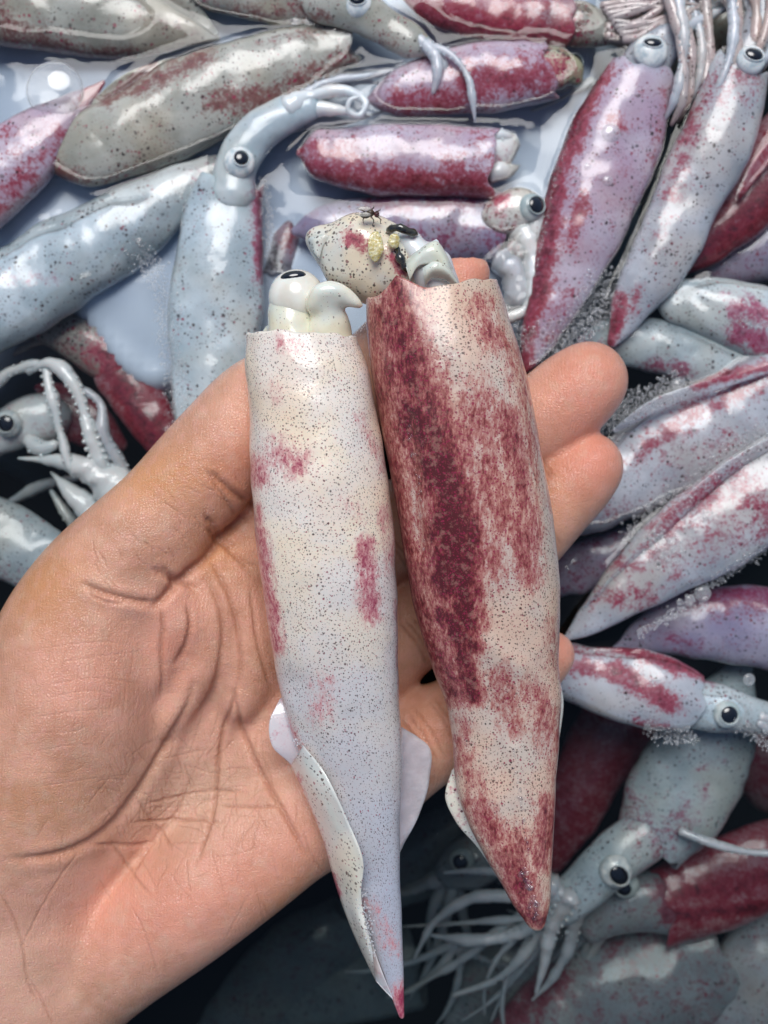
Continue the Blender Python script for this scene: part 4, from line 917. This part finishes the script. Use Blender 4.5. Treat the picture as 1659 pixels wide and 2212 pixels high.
# water beads added to catch the sun as glints on the held pair
m, nt, b, out = new_mat('water_bead'); N = NB(nt); nt.nodes.remove(b)
tr = N.n('ShaderNodeBsdfTransparent'); gl = N.n('ShaderNodeBsdfGlossy'); gl.inputs['Roughness'].default_value = .02; mx = N.n('ShaderNodeMixShader'); mx.inputs[0].default_value = .13; N.l(tr.outputs[0], mx.inputs[1]); N.l(gl.outputs[0], mx.inputs[2]); N.l(mx.outputs[0], out.inputs['Surface'])
M_GLINT_BEAD = m
def bvh_of(o):
    me = o.data; b_ = np.array(o.parent['base_loc']); return BVHTree.FromPolygons([tuple(np.array(v.co) + b_) for v in me.vertices], [tuple(p.vertices) for p in me.polygons])
def trickle(t, pts):
    bt = bvh_of([c_ for c_ in t.children if c_.name.startswith('mantle')][0]); q = []
    c_ = catmull(np.array(pts, float), len(pts) * 6); r_ = random.Random(int(pts[0][0]))
    for x, y, w_ in c_:
        d = Vector(P(x, y, 0) - np.array([0, 0, CAMZ])); d.normalize(); h = bt.ray_cast(Vector((0, 0, CAMZ)), d)
        if h[0] is not None: q.append((x + r_.uniform(-1, 1), y, h[0].z - w_ * K * .35 , w_))
    if len(q) > 3:
        V_, F_, _, _ = tube(q, 12, bump=.30, seed=2); mesh_obj('water_trickle', V_, F_, M_GLINT_BEAD, t)
def glint_drops(t, pts, n, r0, r1, w_):
    bt = bvh_of([c_ for c_ in t.children if c_.name.startswith('mantle')][0]); c_ = catmull(np.array(pts, float), 60); r_ = random.Random(int(pts[0][0])); J = Join()
    for i_ in range(n):
        q = c_[int(r_.random() * 59)]; x = q[0] + r_.gauss(0, w_); y = q[1] + r_.gauss(0, 3); r = r_.uniform(r0, r1) * K
        d = Vector(P(x, y, 0) - np.array([0, 0, CAMZ])); d.normalize(); h = bt.ray_cast(Vector((0, 0, CAMZ)), d)
        if h[0] is None: continue
        nn = h[1].normalized(); nn = nn if nn.z > 0 else -nn; qq = nn.to_track_quat('Z', 'Y'); V_, F_ = uvsphere((0, 0, 0), (r * .9, r * 1.3, r * .62), 14, 8)
        J.add(np.array([qq @ Vector(v) for v in V_]) + np.array(h[0]), F_)
    o = mesh_obj('water_droplets', *J.get(), M_GLINT_BEAD, t); o['kind'] = 'stuff'
glint_drops(h2, [(1110,1622),(1120,1700),(1134,1780),(1142,1862)], 22, 2.5, 5, 2.5)
glint_drops(h2, [(1126,1868),(1138,1910),(1150,1940),(1156,1985)], 26, 3, 8, 6)
glint_drops(h2, [(880,905),(890,980),(902,1050),(912,1190)], 22, 2.5, 5, 3)
glint_drops(h1, [(616,1340),(622,1400),(630,1450),(646,1510)], 20, 2, 4.5, 3)
glint_drops(h1, [(700,735),(720,740),(760,760)], 6, 2, 4, 6)
# heads of the held pair
M_HH = skin_mat('held_head_cream', (.82, .70, .52), (.70, .70, .64), seed=57, dot=1.15, even=True, dotcol=(.05, .03, .025), film=.2, sss=.5, rough=.3)
M_FUN = skin_mat('funnel_cream', (.84, .80, .62), (.74, .80, .76), seed=58, dot=.7, film=.15, sss=.6, rough=.25)
def sdf_part(parent, name, chains, mat, lo, hi, h=.0006, k=.003, lump=.0005, strokes=(), base_=0., cut=None):
    f = Field(lo, hi, h); f.inner_k = .0006; D = f.new()
    for q in chains:
        D2 = f.new(); f.chain(D2, q); D = smin(D, D2, k)
    V, Q = surface_nets(D, f.lo, h)
    V = V + np.stack([snoise(V, 330, 5 + q_, 3) for q_ in range(3)], 1) * lump
    o = mesh_obj(name, V, Q, mat, parent, {'patch': strokes_field(V, strokes, base_)})
    s_ = o.modifiers.new('smooth', 'SMOOTH'); s_.iterations = 8; s_.factor = .6
    u_ = o.modifiers.new('sub', 'SUBSURF'); u_.levels = 1; u_.render_levels = 1
    return o
lo1 = tuple(P(500, 860, .04) - .004); hi1 = tuple(P(840, 540, .08) + .004)
lo1 = (lo1[0], lo1[1], .036); hi1 = (hi1[0], hi1[1], .082)
sdf_part(h1, 'head', [[(640,800,.056,62),(636,720,.058,58),(630,668,.059,50)], [(700,700,.056,40),(700,800,.056,50)], [(588,730,.055,12),(575,722,.055,10),(572,712,.055,5)]], M_FUN, lo1, hi1)
ev = add_eye(h1, 641, 643, .060, 61, pdx=-.10, pdy=-.76, pr=.46, pasp=.50, ring=False, rz=.8, mat=M_EYE_CREAM)
sdf_part(h1, 'funnel', [[(712,790,.0575,52),(712,738,.0595,50),(711,705,.061,45),(708,675,.0625,36),(705,652,.064,32)], [(676,655,.0655,18),(692,636,.0668,22),(724,631,.0668,22),(752,641,.0663,17),(772,654,.066,9),(782,660,.0655,4)]], M_FUN, lo1, (hi1[0], hi1[1], .084), k=.0022, strokes=[])
lo2 = P(630, 740, .036); hi2 = P(1040, 420, .036); lo2 = (lo2[0], lo2[1], .034); hi2 = (hi2[0], hi2[1], .080)
hh2 = sdf_part(h2, 'head', [[(700,520,.056,20),(740,530,.057,46),(780,530,.057,62),(830,550,.057,66)], [(722,556,.055,34),(760,580,.055,54),(800,600,.054,48)], [(770,500,.058,28),(820,510,.058,30)], [(830,600,.055,60),(900,600,.055,60),(940,640,.054,50)],
                            [(672,512,.056,5),(690,516,.056,10),(712,524,.056,20)], [(676,522,.054,4),(700,536,.055,14)]], M_HH, lo2, hi2, k=.005, strokes=[(760,516,790,530,22,1.0),(835,540,870,590,12,.8)])
sdf_part(h2, 'funnel', [[(880,520,.061,28),(905,548,.0615,30),(930,590,.061,38),(950,640,.059,40)], [(938,560,.061,20),(942,528,.061,8),(944,518,.061,4)], [(960,560,.060,18),(972,610,.058,20),(985,650,.056,16)]], M_WHITE, lo2, hi2, k=.002)
add_eye(h2, 860, 528, .058, 40, pdx=-.1, pdy=-.55, pr=.62, pasp=.42, ring=False, dull=True)
for q_, (a_, b_) in enumerate((([(885,606,.066),(905,575,.067),(935,572,.067),(965,606,.065)], [(872,560,.0665),(905,535,.068),(938,519,.068),(980,580,.065)]),
        ([(918,618,.066),(935,600,.067),(958,604,.066),(985,625,.063)], [(912,580,.0675),(938,566,.0685),(968,578,.067),(992,612,.064)]), ([(690,560,.060),(700,530,.061),(716,512,.061)], [(668,532,.0605),(664,510,.061),(690,503,.061)]))):
    held_fin(h2, a_, b_, M_FUN if q_ < 2 else M_HH, thick=.0008, seed=20 + q_, base_=0, wav=.0022, n=60, m=16, curl=.0012, name='torn_flap')
M_YEL = plain_mat('yellow_gland', (.58, .46, .14), .3, 1., .4, film=.8, col2=(.74, .68, .44), nscale=1400)
V_, F_ = uvsphere((0, 0, 0), (17 * K, 32 * K, .0016), 20, 12); V_[:, 2] *= .45; V_ = V_ + P(811, 532, .0668); mesh_obj('gland', V_ + snoise(V_, 900, 2)[:, None] * .0003, F_, M_YEL, h2)
V_, F_ = uvsphere((0, 0, 0), (14 * K, 15 * K, .0016), 16, 10); V_[:, 2] *= .45; V_ = V_ + P(852, 520, .0668); mesh_obj('gland', V_ + snoise(V_, 900, 3)[:, None] * .0003, F_, M_YEL, h2)
M_INK = plain_mat('ink_black', (.012, .014, .016), .2, 1., col2=(.05, .045, .03), nscale=800)
add_arm(h2, [(838,498,.0645,8),(860,492,.066,11),(885,500,.0655,9),(900,506,.064,4)], M_INK, 'ink_streak', register=False, bump=.2)
add_arm(h2, [(856,530,.065,7),(866,560,.0655,9),(878,585,.065,6)], M_INK, 'ink_streak', register=False, bump=.35)
# ------------------------------------------------------------------ the fly
fx, fy, fz = 803, 464, .0655
fly = thing('fly', 'small brown fly perched on top of the right held squid head', 'fly', P(fx, fy, fz))
M_FLYB = plain_mat('fly_brown', (.10, .055, .025), .35, .4, col2=(.03, .018, .012), nscale=1500)
M_FLYE = plain_mat('fly_eye', (.12, .03, .02), .2, .8, col2=(.08, .02, .02))
def ell(px_, py_, z, rx, ry, rz): V_, F_ = uvsphere(P(px_, py_, z), (rx * K, ry * K, rz * K), 14, 10); return V_, F_
J = Join(); J.add(*ell(800, 460, fz + .0012, 9, 8, 8)); J.add(*ell(789, 465, fz + .001, 11, 7, 7)); mesh_obj('body', *J.get(), M_FLYB, fly)
o = mesh_obj('head', *ell(814, 463, fz + .0012, 6, 7, 6), M_FLYE, fly)
M_WING = plain_mat('fly_wing', (.45, .42, .36), .2, .6, alpha=.45)
for s in (-1, 1):
    mesh_obj('wing', *[a if i else a for i, a in enumerate(ell(787, 460 + s * 6 - 3, fz + .002, 15, 5, 1.2))], M_WING, fly)
for s, (a, b_) in enumerate((((810, 467), (822, 482)), ((802, 468), (804, 488)), ((794, 468), (785, 482)), ((810, 458), (822, 452)), ((800, 455), (806, 443)), ((790, 458), (778, 450)))):
    kx, ky = (a[0] * .4 + b_[0] * .6 + (4 if b_[0] > a[0] else -4), a[1] * .5 + b_[1] * .5 - 2)
    V_, F_, _, _ = tube([(a[0], a[1], fz + .001, 1.2), (kx, ky, fz + .0012, 1.1), (b_[0], b_[1], fz - .001, .8)], 6); mesh_obj('leg', V_, F_, M_FLYB, fly)

# ------------------------------------------------------------------ foam
m, nt, b, out = new_mat('bubble_film'); N = NB(nt); nt.nodes.remove(b)
tr = N.n('ShaderNodeBsdfTransparent'); gl = N.n('ShaderNodeBsdfGlossy'); gl.inputs['Roughness'].default_value = .05; df = N.n('ShaderNodeBsdfDiffuse'); df.inputs[0].default_value = (.86, .88, .90, 1)
lw = N.n('ShaderNodeLayerWeight'); lw.inputs[0].default_value = .35
ms = N.n('ShaderNodeMixShader'); N.l(N.math('MULTIPLY_ADD', N.math('POWER', lw.outputs['Facing'], 1.2), .75, .16), ms.inputs[0]); N.l(tr.outputs[0], ms.inputs[1])
m2 = N.n('ShaderNodeMixShader'); m2.inputs[0].default_value = .7; N.l(gl.outputs[0], m2.inputs[1]); N.l(df.outputs[0], m2.inputs[2]); N.l(m2.outputs[0], ms.inputs[2]); N.l(ms.outputs[0], out.inputs['Surface'])
M_BUB = m
allV = np.concatenate(BGV); bv = BVHTree.FromPolygons(allV.tolist(), BGF)
def surf(px_, py_):
    d = Vector(P(px_, py_, 0) - np.array([0, 0, CAMZ])); d.normalize(); h = bv.ray_cast(Vector((0, 0, CAMZ)), d)
    z = h[0].z if h[0] is not None else -1
    return max(z, .0003)
rr = random.Random(11)
def foam(label, pts, wpx, n, rmin=2.0, rmax=4.5, big=0, seed=0):
    J = Join(); c = catmull(np.array(pts, float), 40); placed = []
    n = int(n * 1.5)
    for i in range(n * 4):
        if len(placed) >= n: break
        t_ = rr.random() * 39; i0 = int(t_); q = c[i0] * (1 - t_ + i0) + c[min(39, i0 + 1)] * (t_ - i0)
        x = q[0] + rr.gauss(0, wpx * .5); y = q[1] + rr.gauss(0, wpx * .5); r = 1.08 * (rmin + (rmax - rmin) * rr.random() ** 2.6)
        if any((x - a) ** 2 + (y - b_) ** 2 < ((r + rc) * .82) ** 2 for a, b_, rc in placed): continue
        placed.append((x, y, r)); z = surf(x, y)
        V_, F_ = uvsphere((0, 0, 0), (r * K * 1.15, r * K * 1.15, r * K * .9), 10, 6); J.add(V_ + P(x, y, z + r * K * .2), F_)
    V_, F_ = J.get(); o = mesh_obj('foam', V_, F_, M_BUB); o['kind'] = 'stuff'; o['label'] = label; o['category'] = 'foam'; return o
foam('foam band of tiny bubbles between the broad pink squid and the long grey-white squid', [(1310,600),(1265,660),(1215,710),(1150,740),(1125,720)], 26, 330, 2, 5.5)
foam('foam down the right side of the broad pink squid to its tip', [(1330,640),(1290,690),(1230,740),(1180,770)], 18, 150, 2, 5)
foam('bright patch of foam above the gold-flecked squid behind the middle fingertip', [(1290,905),(1350,885),(1410,858),(1480,830)], 26, 420, 1.8, 4.5)
foam('dense line of foam between the gold-flecked squid and the wet-ridged squid', [(1659,925),(1580,985),(1500,1040),(1440,1095),(1390,1130),(1360,1165)], 18, 620, 2, 4.6)
foam('round cluster of foam on the wet-ridged squid', [(1425,1175),(1445,1200)], 30, 130, 2, 5)
foam('small foam cluster high on the wet-ridged squid', [(1500,1100),(1515,1110)], 20, 60, 2, 4.5)
foam('foam string under the lower edge of the wet-ridged squid', [(1380,1370),(1440,1335),(1500,1290),(1560,1245),(1650,1190)], 10, 170, 2, 4.5)
foam('foam along the lower side of the crimson blotched squid', [(1400,1570),(1440,1592),(1490,1590)], 14, 90, 2, 4.5)
foam('foam trailing from the teal eyed head at the right edge', [(1590,1560),(1625,1580),(1659,1610)], 14, 80, 2, 5)
foam('pale speckled froth down the left flank of the upright squid', [(300,545),(345,610),(360,700),(375,800),(385,900)], 24, 380, 1.5, 3.6)
foam('thin froth beside the maroon flank of the upright squid', [(565,390),(578,450),(585,560)], 9, 130, 1.5, 3.2)
foam('foam on the brown stain of the blue-white rounded squid', [(1600,690),(1659,705)], 10, 60, 2, 4)
foam('tiny bubbles along the left waterline of the broad pink squid', [(1240,250),(1200,390),(1170,520),(1155,600)], 5, 70, 1.5, 3.6)
foam('tiny bubbles down the waterline between the two long squid at the upper right', [(1420,450),(1370,530),(1330,600)], 6, 80, 1.5, 3.6)
# froth on the folded fin of the pale held squid
J = Join()
for i in range(150):
    t_ = rr.random(); a, b_ = ((640, 1600), (690, 1670)) if i < 55 else ((782, 1920), (806, 2065))
    x = a[0] + (b_[0] - a[0]) * t_ + rr.gauss(0, 5); y = a[1] + (b_[1] - a[1]) * t_ + rr.gauss(0, 4); r = rr.uniform(1.3, 3)
    V_, F_ = uvsphere(P(x, y, .0625 if i < 55 else .060), r * K, 8, 5); J.add(V_, F_)
o = mesh_obj('froth', *J.get(), M_BUB, h1); o['kind'] = 'stuff'
BG_ = 'single large bubbles on the water'
def bubble(x, y, r, label, zs=.35):
    z = surf(x, y); c0 = P(x, y, z); rad = r * K * S(z)
    V_, F_ = uvsphere(c0, (rad, rad, rad * zs), 28, 16); o = mesh_obj('bubble', V_, F_, M_BUB)
    o['label'] = label; o['category'] = 'bubble'; o['group'] = BG_
for q in ((118,195,62,'largest clear bubble, beside the pink-tipped squid at the upper left'), (638,44,11,'reddish bubble at the top edge, left of its twin, above the longest squid'), (668,43,11,'reddish bubble at the top edge, right of its twin, above the longest squid'),
          (1320,287,20,'bubble resting high on the broad pink squid'), (1312,390,11,'bubble in the middle of the broad pink squid'), (1270,360,8,'little bubble on the left half of the broad pink squid'),
          (1466,832,15,'bubble in the foam above the gold-flecked squid'), (1424,1078,13,'bubble in the foam line between two speckled squid'), (1402,1098,7,'smaller bubble lower in the foam line between two speckled squid'),
          (1518,1282,18,'larger bubble under the edge of the wet-ridged squid'), (1490,1296,11,'middle bubble under the edge of the wet-ridged squid'), (1468,1300,7,'smallest bubble of three under the wet-ridged squid'),
          (1618,1468,13,'bubble above the teal eyed head'), (300,520,7,'small dark bubble on the froth of the upright squid, upper one'), (421,712 - 640 + 640,0,'')):
    if q[2]: bubble(*q)
